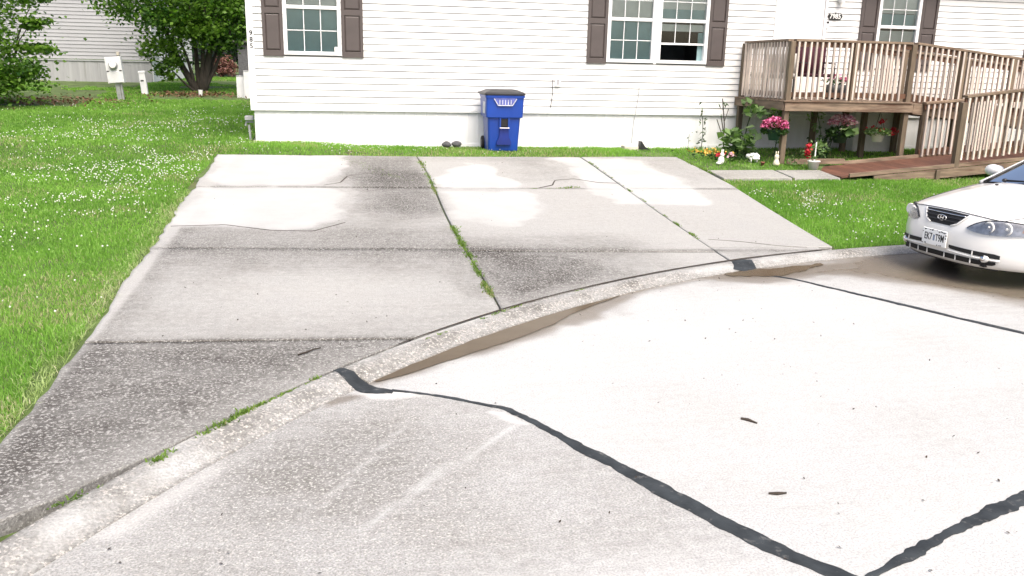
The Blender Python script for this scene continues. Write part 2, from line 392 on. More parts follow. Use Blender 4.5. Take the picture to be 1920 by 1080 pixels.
def drive_attrs(x, y):
    bl = np.zeros_like(x)
    for i, p in enumerate((A1, A2, B1, B2, C1)): bl = np.maximum(bl, softpoly(x, y, p, .20, .05, 2.8, i))
    bl = bl * (.55 + .6 * fbm(x, y, 2.2, 9))
    def bump(cx, cy, rx, ry): return np.exp(-(((x - cx) / rx) ** 2 + ((y - cy) / ry) ** 2))
    g = .06 + 0 * x
    for yj, hw in ((YA, .05), (YB - .03, .06), (YC, .05)): g += .55 * np.exp(-((y - yj) / hw) ** 2) * (.35 + fbm(x, y, 2.2, 33)) * ((yj > 7) | (x < 1.0))
    left = sm((1.35 - x) / .25)
    g += left * (.17 * sm((11.2 - y) / 2.2) + .06)
    g += left * .58 * softpoly(x, y, [(-0.03,14.4),(1.12,14.4),(1.2,11.5),(1.2,10.2),(0.27,10.2),(0.03,11.5)], .25, .22, 2, 4)
    g += left * .30 * bump(.6, 12.6, .7, .6) + left * .16 * sm((9.9 - y) / .5) * sm((y - 8.6) / .3) + left * .14 * sm((y - 7.6) / .8) * sm((8.7 - y) / .2)
    g += .22 * np.exp(-((y - 8.62) / .28) ** 2) * sm((2.8 - x) / 1.0)          # grime collected along the cross joint
    g += left * .62 * sm((6.05 - y) / .25) * (.8 + .5 * (fbm(x, y, .9, 6) - .5)) # oldest, darkest slab by the kerb
    g -= left * .25 * bump(-.2, 7.1, 1.2, .8)
    g -= .35 * sm((.45 - (np.hypot(x - OX, y - OY) - RC)) / .45) * sm((6.05 - y) / .4)
    g += .55 * softpoly(x, y, [(1.28,8.5),(2.9,8.38),(2.31,7.4),(1.32,6.8)], .3, .25, 1.5, 8)
    g += .26 * sm((x - 1.2) / .05) * sm((9.7 - y) / .8) * sm((3.9 - x) / 1.2) + .20 * softpoly(x, y, [(2.5,14.5),(3.5,14.5),(3.5,12.4),(2.6,12.2)], .3, .2, 1.5, 14) + .16 * softpoly(x, y, [(4.9,14.5),(5.9,14.5),(5.8,12.2),(5.1,12.3)], .3, .2, 1.5, 15)
    g += .16 * sm((-1.45 - x) / .25) - .55 * sm((-1.68 - x) / .10)                                              # edge of the slab by the lawn
    g += .14 * sm((y - 13.9) / .5)
    g += .25 * softpoly(x, y, [(4.1,8.2),(4.1,8.8),(4.7,8.75),(5.0,8.55)], .15, .12, 2, 12)
    g += .12 * (fbm(x, y, .8, 20) - .5)
    return dict(grime=np.clip(g, 0, 1), bleach=np.clip(bl, 0, 1), wet=np.zeros_like(x))
def slab(name, m, parent, fx0, fx1, fy0, fy1, res, attrf, zfun, thick=.12, gap=.011):
    """slab between y=fy0(x)..fy1(x) and x=fx0(y)..fx1(y); top face, rounded lip and sides in one mesh"""
    ym = .5 * (fy0(.5 * (fx0(8) + fx1(8))) + fy1(.5 * (fx0(8) + fx1(8))))
    nu = max(int(abs(fx1(ym) - fx0(ym)) / res), 4); nv_ = max(int(max(abs(fy1(fx0(ym)) - fy0(fx0(ym))), abs(fy1(fx1(ym)) - fy0(fx1(ym)))) / res), 4)
    us = np.concatenate(([0, 0], np.linspace(0, 1, nu), [1, 1])); vs = np.concatenate(([0, 0], np.linspace(0, 1, nv_), [1, 1]))
    P = np.zeros((len(vs), len(us), 3))
    nU, nV = len(us), len(vs)
    for j, u in enumerate(us):
        xg = fx0(ym) + (fx1(ym) - fx0(ym)) * u
        y0, y1 = fy0(xg) + gap, fy1(xg) - gap
        for i, v in enumerate(vs):
            y = y0 + (y1 - y0) * v; xa, xb = fx0(y) + gap, fx1(y) - gap
            P[i, j, 0] = xa + (xb - xa) * u; P[i, j, 1] = y
    P[..., 2] = zfun(P[..., 0], P[..., 1])
    ed = np.minimum(np.minimum(np.arange(nU)[None, :], np.arange(nU)[::-1][None, :]), np.minimum(np.arange(nV)[:, None], np.arange(nV)[::-1][:, None]))
    P[..., 2] -= np.where(ed == 0, thick, np.where(ed == 1, .010, np.where(ed == 2, .0, 0)))
    # pull the third ring in a little so that the lip is rounded
    cx, cy = P[..., 0].mean(), P[..., 1].mean()
    at = attrf(P[..., 0].ravel(), P[..., 1].ravel())
    I, J = np.meshgrid(np.arange(nV - 1), np.arange(nU - 1), indexing='ij')
    Fq = np.stack((I * nU + J, I * nU + J + 1, (I + 1) * nU + J + 1, (I + 1) * nU + J), -1).reshape(-1, 4)
    return npmesh(name, P.reshape(-1, 3), Fq.ravel(), np.full(len(Fq), 4), m, parent, at)
def pl(pts):
    ys = [p[0] for p in pts]; xs = [p[1] for p in pts]
    return lambda y: float(np.interp(y, ys, xs))
EDGE_Y = [3, 4.0, 4.42, 4.93, 5.33, 6.24, 6.8, 7.64, 8.57, 9.47, 11.9, 14.6]; EDGE_X = [-2.1, -1.85, -1.79, -1.78, -1.79, -1.82, -1.83, -1.86, -1.87, -1.89, -1.97, -2.0]
XL = lambda y: float(np.interp(y, EDGE_Y, EDGE_X)) + .09 * (float(vnoise(y, 3.3, 1.6)) - .5) + .04 * (float(vnoise(y, 7.3, 6.)) - .5)
XJ1 = lambda y: 1.225 + .02 * math.sin(y * 1.1)
XJ2 = lambda y: 4.08 - .012 * (14.6 - y)
XR = lambda y: float(np.interp(y, [8, 8.74, 10.24, 12.17, 14.73], [5.50, 5.54, 5.68, 5.84, 5.88]))
YA, YB, YC, YT = 11.92, 8.68, 5.98, 14.60
drive = empty('driveway', (0, 0, 0), kind='structure')
YF = lambda x: arcy(x)
def dz(dx): return lambda x, y: zg(x, y) + dx + .004 * (fbm(x, y, 1.2, 31) - .5)
specs = [(XL, XJ1, lambda x: YA, lambda x: YT + .04 * float(vnoise(x, 1, 2)), .002), (XJ1, XJ2, lambda x: YA - .04, lambda x: YT + .03 * float(vnoise(x, 2, 2)), -.002), (XJ2, XR, lambda x: YA + .05, lambda x: YT + .1 * (float(vnoise(x, 3, 2)) - .4), .003),
         (XL, XJ1, lambda x: YB, lambda x: YA, -.001), (XJ1, XJ2, lambda x: YB - .08, lambda x: YA - .04, .004), (XJ2, XR, lambda x: max(8.80, YF(x)), lambda x: YA + .05, 0),
         (XL, XJ1, lambda x: max(YC, YF(x)), lambda x: YB, .002), (XJ1, XJ2, lambda x: YF(x), lambda x: max(YB - .08, YF(x) + .02), -.003)]
for k, (a, b, c, d, h) in enumerate(specs): slab('slab', M['drive'], drive, a, b, c, d, .028, drive_attrs, dz(h))
xe = OX - math.sqrt(RC ** 2 - (YC - OY) ** 2)
slab('slab', M['drive'], drive, XL, lambda y: xe - .01, lambda x: YF(x), lambda x: max(YC, YF(x) + .01), .028, drive_attrs, dz(-.002))
xq = OX - math.sqrt(RC ** 2 - (8.8 - OY) ** 2) if RC > 8.8 - OY else 6
slab('slab', M['drive'], drive, XJ2, lambda y: 5.35, lambda x: min(YF(x), 8.76), lambda x: max(min(8.80, 8.80), YF(x) + .01) if YF(x) < 8.76 else 8.79, .028, drive_attrs, dz(.001))

def crack(pts, wds, sd):
    ribbon('crack', pts, wds, M['twig'], drive, z=.0025, zf_=zg, seed=sd, rag=.008, crown=0)
# footpath from the driveway to the ramp
walk = empty('footpath', (0, 0, 0), kind='structure')
def walk_attrs(x, y): return dict(grime=np.clip(.15 + .5 * (fbm(x, y, 1.5, 41) - .4), 0, 1), bleach=np.zeros_like(x), wet=np.zeros_like(x))
WY0, WY1 = lambda x: 12.62 + .01 * (x - 6), lambda x: 13.30 + .01 * (x - 6)
slab('slab', M['walk'], walk, lambda y: 5.90, lambda y: 7.10 + .0 * y, WY0, WY1, .04, walk_attrs, dz(.012))
slab('slab', M['walk'], walk, lambda y: 7.13, lambda y: 7.96, WY0, WY1, .04, walk_attrs, dz(.008))

# ------------------------------------------------------------------ kerb
curb = empty('kerb', (0, 0, 0), kind='structure')
PROF = [(a_, b_ * .54 if b_ > 0 else b_) for a_, b_ in [(RC, -.12), (RC, .085), (RC - .008, .098), (RC - .03, .104), (RC - .07, .103), (RC - .11, .096), (RC - .15, .070), (RC - .19, .040), (RC - .225, .016), (RC - .25, .004), (RC - CW, .0), (RC - CW, -.1)]]
PROF2 = []
for (a, b) in zip(PROF[:-1], PROF[1:]):
    n = 3 if abs(a[0] - b[0]) > .02 else 1
    for k in range(n): PROF2.append((a[0] + (b[0] - a[0]) * k / n, a[1] + (b[1] - a[1]) * k / n))
PROF2.append(PROF[-1])
def ang(x, y): return math.atan2(y - OY, x - OX)
def curb_seg(t0, t1, fine):
    n = max(int(abs(t1 - t0) * RC / (.035 if fine else .4)), 3)
    t = np.linspace(t0, t1, n)[:, None]; pr = np.array(PROF2)
    r = pr[None, :, 0] + 0 * t; X = OX + r * np.cos(t); Y = OY + r * np.sin(t); Z = pr[None, :, 1] + 0 * t
    Z = Z + .006 * (fbm(X, Y, 3., 51) - .5) * (pr[None, :, 1] > .002)
    m_ = len(pr)
    rad = np.hypot(X - OX, Y - OY) - RC
    g = .36 + 1.5 * (fbm(X, Y, 2.6, 52) - .42) * sm(1 - np.abs(rad + .13) / .14) + .35 * sm((rad + .035) / .02) + .25 * sm((-.21 - rad) / .04)
    g = np.clip(g, 0, 1); bl = np.clip(1.6 * sm((rad + .055) / .03) * sm((fbm(X, Y, 1.6, 53) - .38) / .1), 0, 1) * (X < 1.2) + 0 * X
    I, J = np.meshgrid(np.arange(n - 1), np.arange(m_ - 1), indexing='ij')
    Fq = np.stack((I * m_ + J, I * m_ + J + 1, (I + 1) * m_ + J + 1, (I + 1) * m_ + J), -1).reshape(-1, 4)
    fl = Fq.ravel().tolist() + list(range(m_))[::-1] + list(range((n - 1) * m_, n * m_))
    lt = [4] * len(Fq) + [m_, m_]
    npmesh('kerb_section', np.stack((X, Y, Z), -1).reshape(-1, 3), fl, lt, M['curb'], curb, dict(grime=g.ravel(), bleach=bl.ravel() * .35, wet=(.6 * sm((-.235 - rad) / .02) * (X > .15)).ravel()))
tA = ang(-.05, 5.38); tB = ang(4.12, 8.17)
gp = .0035
for t0, t1, fine in ((R(20), R(75), 0), (R(75) + gp, tB - gp, 1), (tB + gp, tA - gp, 1), (tA + gp, R(160) - gp, 1), (R(160), R(200), 1), (R(200) + gp, R(250), 0)):
    curb_seg(t0, t1, fine)

# ------------------------------------------------------------------ street: slabs meeting at sealed joints
S1 = [(-.10, 5.47), (.02, 5.27), (.26, 5.12), (.36, 5.08), (.63, 4.93), (.92, 4.72), (1.07, 4.47), (1.26, 4.07), (1.47, 3.66), (1.66, 3.26), (1.82, 2.98), (2.02, 2.72), (2.6, 1.9), (4.4, -.7), (7.0, -4.4)]
S2 = [(1.95, 2.70), (2.16, 2.79), (2.61, 3.00), (3.24, 3.25), (5.0, 3.97), (9.0, 5.6)]
S3 = [(3.80, 8.30), (4.05, 7.98), (4.40, 7.62), (4.81, 6.82), (5.13, 6.15), (5.38, 5.69), (7.4, 2.3)]
def side(x, y, line):
    """which side of a polyline (y as function of x, falling lines)"""
    xs = [p[0] for p in line]; ys = [p[1] for p in line]
    return y > np.interp(x, xs, ys, left=ys[0] + 40, right=ys[-1] - 40)
def region(x, y):
    up1 = y > np.interp(x, [p[0] for p in S1], [p[1] for p in S1], left=50, right=-50)
    up2 = y > np.interp(x, [p[0] for p in S2], [p[1] for p in S2], left=-50)
    up3 = y > np.interp(x, [p[0] for p in S3], [p[1] for p in S3], left=50, right=-50)
    return np.where(~up1, 0, np.where(~up2, 1, np.where(up3, 2, 3)))
def street_attrs(x, y):
    def seg(ax, ay, bx, by, w):
        t = np.clip(((x - ax) * (bx - ax) + (y - ay) * (by - ay)) / ((bx - ax) ** 2 + (by - ay) ** 2), 0, 1)
        return np.exp(-((np.hypot(x - ax - t * (bx - ax), y - ay - t * (by - ay)) / w) ** 2))
    r = np.hypot(x - OX, y - OY) - (RC - CW)
    rg = region(x, y)
    g = np.where(rg == 0, .34, .11) + .25 * (fbm(x, y, 1.1, 61) - .5)
    g += np.where(rg == 0, .34, 0) * np.exp(-(((x + .1) / .9) ** 2 + ((y - 4.1) / .75) ** 2))
    g -= np.where(rg == 0, .30, 0) * sm((3.4 - y) / .8) * sm((x + .2) / 1.)
    g += np.where(rg == 0, 0, .35) * sm((r + .22) / .22) * fbm(x, y, 2.5, 62)
    g += np.where(rg == 2, .10, 0)
    for (ax, ay, bx, by, w) in ((.91, 4.46, .02, 3.44, .018), (.30, 4.55, -.15, 3.69, .015), (.62, 4.2, .2, 3.7, .012)): g -= .34 * seg(ax, ay, bx, by, w)
    bl = .40 * np.where(rg == 0, 1, 0) * np.exp(-((r + .06) / .06) ** 2) * sm((fbm(x, y, 1.2, 63) - .34) / .12)
    bl = np.maximum(bl, .9 * np.where(rg == 0, 1, 0) * softpoly(x, y, [(.02, 5.12), (.22, 5.16), (.5, 5.02), (.2, 4.98)], .05, .02, 5, 70))
    bl = np.maximum(bl, .85 * softpoly(x, y, [(.80, 4.72), (.92, 4.66), (.99, 4.47), (.93, 4.47)], .03, .01, 5, 71))
    wet = softpoly(x, y, [(3.3,7.55),(4.3,8.05),(5.4,8.35),(6.25,8.75),(8.5,8.9),(9.5,6.3),(6.3,6.35),(5.7,7.0),(5.3,7.6),(4.9,7.8),(4.3,7.55)], .30, .16, 1.4, 72) * .95
    tt = np.arctan2(y - OY, x - OX); uu = (ang(.2, 5.1) - tt) / (ang(.2, 5.1) - ang(2.9, 7.45))
    bw = np.interp(uu, [0, .12, .3, .5, .65, .85, 1], [.08, .24, .33, .44, .42, .22, .08]) * (.6 + .8 * fbm(x, y, 3., 79))
    wet = np.maximum(wet, .9 * sm((bw + r) / .16) * (uu > 0) * (uu < 1.02) * (.7 + .4 * fbm(x, y, 5., 80)))
    wet = np.maximum(wet, .9 * softpoly(x, y, [(3.4,7.75),(4.2,8.15),(5.0,8.25),(5.6,8.4),(5.5,8.1),(4.8,7.75),(4.3,7.55),(3.7,7.6)], .12, .07, 3, 78))
    wet = np.maximum(wet, (.35 + .5 * fbm(x, y, 2., 76)) * np.where(rg == 0, 0, 1) * np.exp(-((r + .02) / .045) ** 2))
    wet = np.maximum(wet, .7 * softpoly(x, y, [(-.17, 4.98), (-.02, 5.08), (.10, 5.08), (.02, 5.0), (-.12, 4.9)], .03, .015, 4, 75))
    wet = np.maximum(wet, .35 * softpoly(x, y, [(1.9,6.5),(2.3,6.95),(2.5,7.0),(2.2,6.62)], .15, .05, 4, 74))
    return dict(grime=np.clip(g, 0, 1), bleach=np.clip(bl, 0, 1), wet=np.clip(wet, 0, 1))
street = empty('street', (0, 0, 0), kind='structure')
def polar(r0, r1, dr, t0, t1, dt):
    r = np.linspace(r0, r1, max(int((r1 - r0) / dr), 2)); t = np.linspace(t0, t1, max(int((t1 - t0) / dt), 2))
    T_, R_ = np.meshgrid(t, r); X = OX + R_ * np.cos(T_); Y = OY + R_ * np.sin(T_); n_ = len(t)
    I, J = np.meshgrid(np.arange(len(r) - 1), np.arange(n_ - 1), indexing='ij')
    return X.ravel(), Y.ravel(), np.stack((I * n_ + J, (I + 1) * n_ + J, (I + 1) * n_ + J + 1, I * n_ + J + 1), -1).reshape(-1, 4)
RI = RC - CW
chunks = [polar(3.0, RI, .036, R(70), R(195), .0042), polar(.0, 3.0, .3, R(70), R(195), R(3)), polar(0, RI, .4, R(195), R(430), R(3))]
names = {0: 'slab', 1: 'slab', 2: 'slab', 3: 'slab'}
for rg in range(4):
    VX, VY, FF, base = [], [], [], 0
    for (x, y, f) in chunks:
        cx = x[f].mean(1); cy = y[f].mean(1); k = f[region(cx, cy) == rg]
        if len(k) == 0: continue
        u, inv = np.unique(k, return_inverse=True); VX.append(x[u]); VY.append(y[u]); FF.append(inv.reshape(-1, 4) + base); base += len(u)
    x = np.concatenate(VX); y = np.concatenate(VY); f = np.concatenate(FF)
    npmesh('slab', np.stack((x, y, 0 * x), -1), f.ravel(), np.full(len(f), 4), M['road'], street, street_attrs(x, y))
# the street leading out of the turning circle, behind the viewer
sl = MB(); sl.box(OX - 4, OX + 3.5, -90, OY - RC + .6, -.10, -.004)
o = sl.build('approach_road', M['road'], street)
def ribbon(name, line, widths, m, parent, z=.004, zf_=None, seed=0, rag=.012, res=.014, crown=.002):
    L = np.array(line, float); d = np.concatenate(([0], np.cumsum(np.hypot(*np.diff(L, axis=0).T))))
    n = int(d[-1] / res); t = np.linspace(0, d[-1], n)
    x = np.interp(t, d, L[:, 0]); y = np.interp(t, d, L[:, 1])
    for _ in range(6):
        x[1:-1] = .25 * x[:-2] + .5 * x[1:-1] + .25 * x[2:]; y[1:-1] = .25 * y[:-2] + .5 * y[1:-1] + .25 * y[2:]
    dx = np.gradient(x); dy = np.gradient(y); l = np.hypot(dx, dy); nx, ny = -dy / l, dx / l
    w = np.interp(t, np.linspace(0, d[-1], len(widths)), widths) / 2
    ra = rag * 1.6 * (fbm(t, t * 0 + seed, 5., seed, 5) - .5) + rag * .35 * (vnoise(t, t * 0 + seed, 30., seed) - .5); rb = rag * 1.6 * (fbm(t, t * 0 + seed + 9, 5., seed + 5, 5) - .5) + rag * .35 * (vnoise(t, t * 0 + seed + 4, 30., seed) - .5)
    a, b = w + ra, -w + rb
    V = []
    for f_, zc in ((1, 0), (.85, 1), (.3, 1.3), (-.3, 1.2), (-.85, 1), (-1, 0)):
        e = np.where(f_ > 0, a * f_, -b * f_) if f_ > 0 else b * (-f_)
        px, py = x + nx * e, y + ny * e
        pz = (zf_(px, py) if zf_ else 0 * px) + (z - .004) + (.001 if zc == 0 else .004 + crown * (zc - 1))
        V.append(np.stack((px, py, pz), -1))
    V = np.stack(V, 1); n_ = 6
    I, J = np.meshgrid(np.arange(n - 1), np.arange(n_ - 1), indexing='ij')
    Fq = np.stack((I * n_ + J, I * n_ + J + 1, (I + 1) * n_ + J + 1, (I + 1) * n_ + J), -1).reshape(-1, 4)
    return npmesh(name, V.reshape(-1, 3), Fq.ravel(), np.full(len(Fq), 4), m, parent)
tt_ = np.linspace(ang(.35, arcy(.35)), ang(5.5, arcy(5.5)), 40)
crack([(OX + (RC + .006) * math.cos(t), OY + (RC + .006) * math.sin(t)) for t in tt_], [.008, .012, .018, .014, .022, .016, .024, .02, .018], 85)
crack([(-.28, 12.05), (-.05, 12.25), (.05, 12.75), (.30, 12.95), (.75, 12.9), (1.2, 13.0)], [.012, .028, .02, .014, .012], 81)
crack([(2.75, 11.95), (3.0, 12.15), (3.12, 12.5), (3.45, 12.62), (3.75, 12.35), (4.05, 12.3)], [.022, .022, .012, .010, .012], 82)
crack([(-1.85, 9.62), (-1.3, 9.70), (-.8, 9.45), (-.35, 9.42), (.0, 9.85)], [.008, .014, .018, .016, .006], 83)
crack([(4.15, 9.15), (4.5, 9.05), (4.9, 8.85), (5.2, 8.78)], [.008, .014, .012, .008], 84)
ribbon('joint_sealant', S1[2:13], [.03, .04, .06, .085, .105, .10, .11, .11, .115], M['sealant'], street, seed=1, rag=.028)
ribbon('joint_sealant', S2, [.05, .08, .065, .07, .07, .07, .07], M['sealant'], street, seed=2, rag=.035, z=.0055)
ribbon('joint_sealant', S3[1:], [.03, .065, .075, .075, .075, .075], M['sealant'], street, seed=3, rag=.02)
def curbz(x, y):
    r = np.hypot(np.asarray(x) - OX, np.asarray(y) - OY)
    p = PROF[1:-1][::-1]
    return np.interp(r, [q[0] for q in p], [q[1] for q in p])
ribbon('joint_sealant', [(-.10, 5.46), (.0, 5.30), (.12, 5.15), (.27, 5.09)], [.07, .12, .13, .05], M['sealant'], curb, zf_=curbz, seed=4, rag=.02)
ribbon('joint_sealant', [(4.15, 8.30), (4.10, 8.13), (4.06, 7.98)], [.24, .26, .24], M['sealant'], curb, zf_=curbz, seed=5, rag=.06)

def pool(name, poly, z=.006, wob=.03, seed=0, m='water', kind='structure'):
    P = np.array(poly, float); n = len(P)
    Q = []
    for i in range(n):
        for k in range(8):
            a = P[i] + (P[(i + 1) % n] - P[i]) * k / 8; Q.append(a)
    Q = np.array(Q); 
    for _ in range(3): Q = .25 * np.roll(Q, 1, 0) + .5 * Q + .25 * np.roll(Q, -1, 0)
    Q[:, 0] += wob * (fbm(Q[:, 0], Q[:, 1], 6., seed) - .5) * 2; Q[:, 1] += wob * (fbm(Q[:, 0], Q[:, 1], 6., seed + 7) - .5) * 2
    b = MB(); b.add([(x, y, z) for x, y in Q], [tuple(range(len(Q)))]); o = b.build(name, M[m]); return tag(o, kind=kind)
# muddy water lying against the foot of the kerb
GT = np.linspace(ang(.31, 5.16), ang(2.45, 7.20), 26); GU = np.linspace(0, 1, 26)
GW = np.interp(GU, [0, .10, .25, .45, .6, .75, .9, 1], [.03, .11, .17, .22, .20, .10, .05, .01])
pool('puddle', [(OX + (RI - .006) * math.cos(t), OY + (RI - .006) * math.sin(t)) for t in GT] + [(OX + (RI - .006 - w_) * math.cos(t), OY + (RI - .006 - w_) * math.sin(t)) for t, w_ in list(zip(GT, GW))[::-1]], seed=1, wob=.018)
pool('puddle', [(3.75,7.88),(4.0,8.00),(4.24,8.08),(4.54,8.10),(4.85,8.19),(5.1,8.26),(5.0,8.14),(4.75,7.98),(4.45,7.82),(4.25,7.75),(4.00,7.74),(3.78,7.80)], wob=.07, seed=2)

# ------------------------------------------------------------------ the white home
home = empty('mobile_home', (7.0, YW, .5), label='long white vinyl-sided home with grey-brown shutters behind the driveway', cat='house')
HX0, HX1, HD = -1.55, 18.5, 4.9
E_ = .1143; ZS = 1.20; NC = 23; ZT = ZS + NC * E_
WIN = [(-.96, .02, 2.13, 3.62), (4.87, 5.80, 2.13, 3.62), (5.86, 6.86, 2.13, 3.62), (10.39, 11.32, 2.13, 3.62), (14.2, 15.2, 2.13, 3.62)]
DOOR = (8.27, 9.22, 1.56, 3.62)
holes = [(WIN[0][0], WIN[0][1], 2.13, 3.62), (WIN[1][0], WIN[1][1], 2.13, 3.62), (WIN[2][0], WIN[2][1], 2.13, 3.62), (WIN[3][0], WIN[3][1], 2.13, 3.62), (WIN[4][0], WIN[4][1], 2.13, 3.62), (DOOR[0] - .05, DOOR[1] + .05, 1.45, 3.66)]
# backing wall with openings, in strips
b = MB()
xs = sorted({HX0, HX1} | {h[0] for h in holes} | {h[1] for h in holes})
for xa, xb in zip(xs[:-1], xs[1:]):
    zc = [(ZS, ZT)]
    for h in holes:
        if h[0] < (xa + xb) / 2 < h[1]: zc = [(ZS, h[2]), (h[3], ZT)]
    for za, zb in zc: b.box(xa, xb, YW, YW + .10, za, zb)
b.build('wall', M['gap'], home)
b = MB(); b.box(HX0, HX0 + .1, YW + .1, YW + HD, ZS, ZT).box(HX1 - .1, HX1, YW + .1, YW + HD, ZS, ZT).box(HX0 + .1, HX1 - .1, YW + HD - .1, YW + HD, ZS, ZT)
b.build('wall', M['vinyl'], home)
b = MB(); b.box(HX0 + .1, HX1 - .1, YW + .1, YW + HD - .1, 1.30, 1.34); b.build('floor', M['room'], home)
def board_mesh(L, y_out=.016, gapz=.0100, e=E_):
    # one course: leans out to its lower lip
    h = e - gapz; pr = [(0, 0), (-y_out, .002), (-y_out, .010), (-y_out * .62, h * .5), (-y_out * .55, h * .52), (-y_out * .30, h), (0, h)]
    n = len(pr); vs = [(x, y, z) for x in (0, L) for y, z in pr]
    fs = [tuple(range(n))[::-1], tuple(range(n, 2 * n))] + [(i, (i + 1) % n, (i + 1) % n + n, i + n) for i in range(n)]
    me = bpy.data.meshes.new('siding_board'); me.from_pydata(vs, [], fs); return me
_bm = {}
def siding(parent, x0, x1, y, z, m, org, e=E_, flip=1):
    k = (round(x1 - x0, 3), m.name, e)
    if k not in _bm: _bm[k] = board_mesh(x1 - x0, e=e)
    o = link('siding_board', _bm[k], m, parent); o.location = (x0 - org[0], y - org[1], z - org[2]); return o
for c in range(NC):
    z = ZS + c * E_
    if z + E_ > ZT + .01: break
    cuts = [(HX0 + .09, HX1 - .09)]
    for h in holes:
        if h[2] - .02 < z + E_ * .6 < h[3] + .02:
            nw = []
            for a, d in cuts:
                if h[0] > a and h[1] < d: nw += [(a, h[0] - .002), (h[1] + .002, d)]
                else: nw.append((a, d))
            cuts = nw
    for a, d in cuts:
        rq = random.Random(c * 31 + int(a * 7)); xx = a
        while d - xx > .03:
            xn = d if d - xx < 4.6 else xx + rq.choice((2.6, 3.66, 3.66, 3.1))
            siding(home, xx, xn - (.0025 if xn < d else 0), YW - .001 - rq.uniform(0, .0015), z + rq.uniform(-.0012, .0012), M['vinyl'], home.location); xx = xn
# starter strip and skirting panels
MB().box(HX0 + .02, HX1 - .02, YW - .020, YW - .003, ZS - .028, ZS - .004, .003).build('starter_strip', M['trim'], home)
x = HX0 + .03; k = 0
while x < HX1 - .1:
    w_ = min(1.52, HX1 - .03 - x)
    P = []; nn = 40
    zb = min(zf(x, YW), zf(x + w_, YW)) - .06
    vs = []
    for i in range(nn + 1):
        xx = x + .002 + (w_ - .004) * i / nn; yy = YW + .035 - (.006 if (i % 5) in (0,) else 0)
        vs += [(xx, yy, zb), (xx, yy, ZS - .03)]
    bb = MB(); bb.add(vs, [(2 * i, 2 * i + 2, 2 * i + 3, 2 * i + 1) for i in range(nn)])
    bb.box(x + .002, x + w_ - .002, YW + .042, YW + .06, zb, ZS - .032)
    bb.build('skirting_panel', M['skirt'], home); x += w_; k += 1
b = MB(); b.box(HX0 + .05, HX0 + .09, YW + .07, YW + HD, .4, ZS).box(HX1 - .09, HX1 - .05, YW + .07, YW + HD, .4, ZS); b.build('skirting_panel', M['skirt'], home)
for i in range(7):
    xa = HX0 + .03 + i * 2.86; MB().box(xa, xa + 2.85, YW + .018, YW + .030, zf(xa + 1.4, YW) - .06, zf(xa + 1.4, YW) + .045, .003).build('bottom_rail', M['trim'], home)
# corner posts
for xa in (HX0, HX1 - .088):
    b = MB(); b.box(xa, xa + .088, YW - .026, YW - .002, ZS - .03, ZT, .004); b.build('corner_post', M['trim'], home)
    b = MB(); s_ = xa - .022 if xa < 0 else xa + .092
    b.box(s_, s_ + .018, YW - .024, YW + .07, ZS - .03, ZT, .003); b.build('corner_post', M['trim'], home)
# roof
b = MB(); zr = ZT + .02; ov = .30
ym_ = YW + HD / 2
pr = [(YW - ov, zr - .02), (YW - ov, zr + .14), (ym_, zr + 1.05), (YW + HD + ov, zr + .14), (YW + HD + ov, zr - .02), (YW + HD - .02, zr + .005), (YW + .02, zr + .005)]
n = len(pr); vs = [(x_, y_, z_) for x_ in (HX0 - .3, HX1 + .3) for y_, z_ in pr]
b.add(vs, [tuple(range(n)), tuple(range(n, 2 * n))[::-1]] + [(i, i + n, (i + 1) % n + n, (i + 1) % n) for i in range(n)])
b.build('roof', M['shingle'], home)
MB().box(HX0 - .3, HX1 + .3, YW - ov - .03, YW - ov - .004, zr - .03, zr + .13, .004).build('fascia', M['trim'], home)

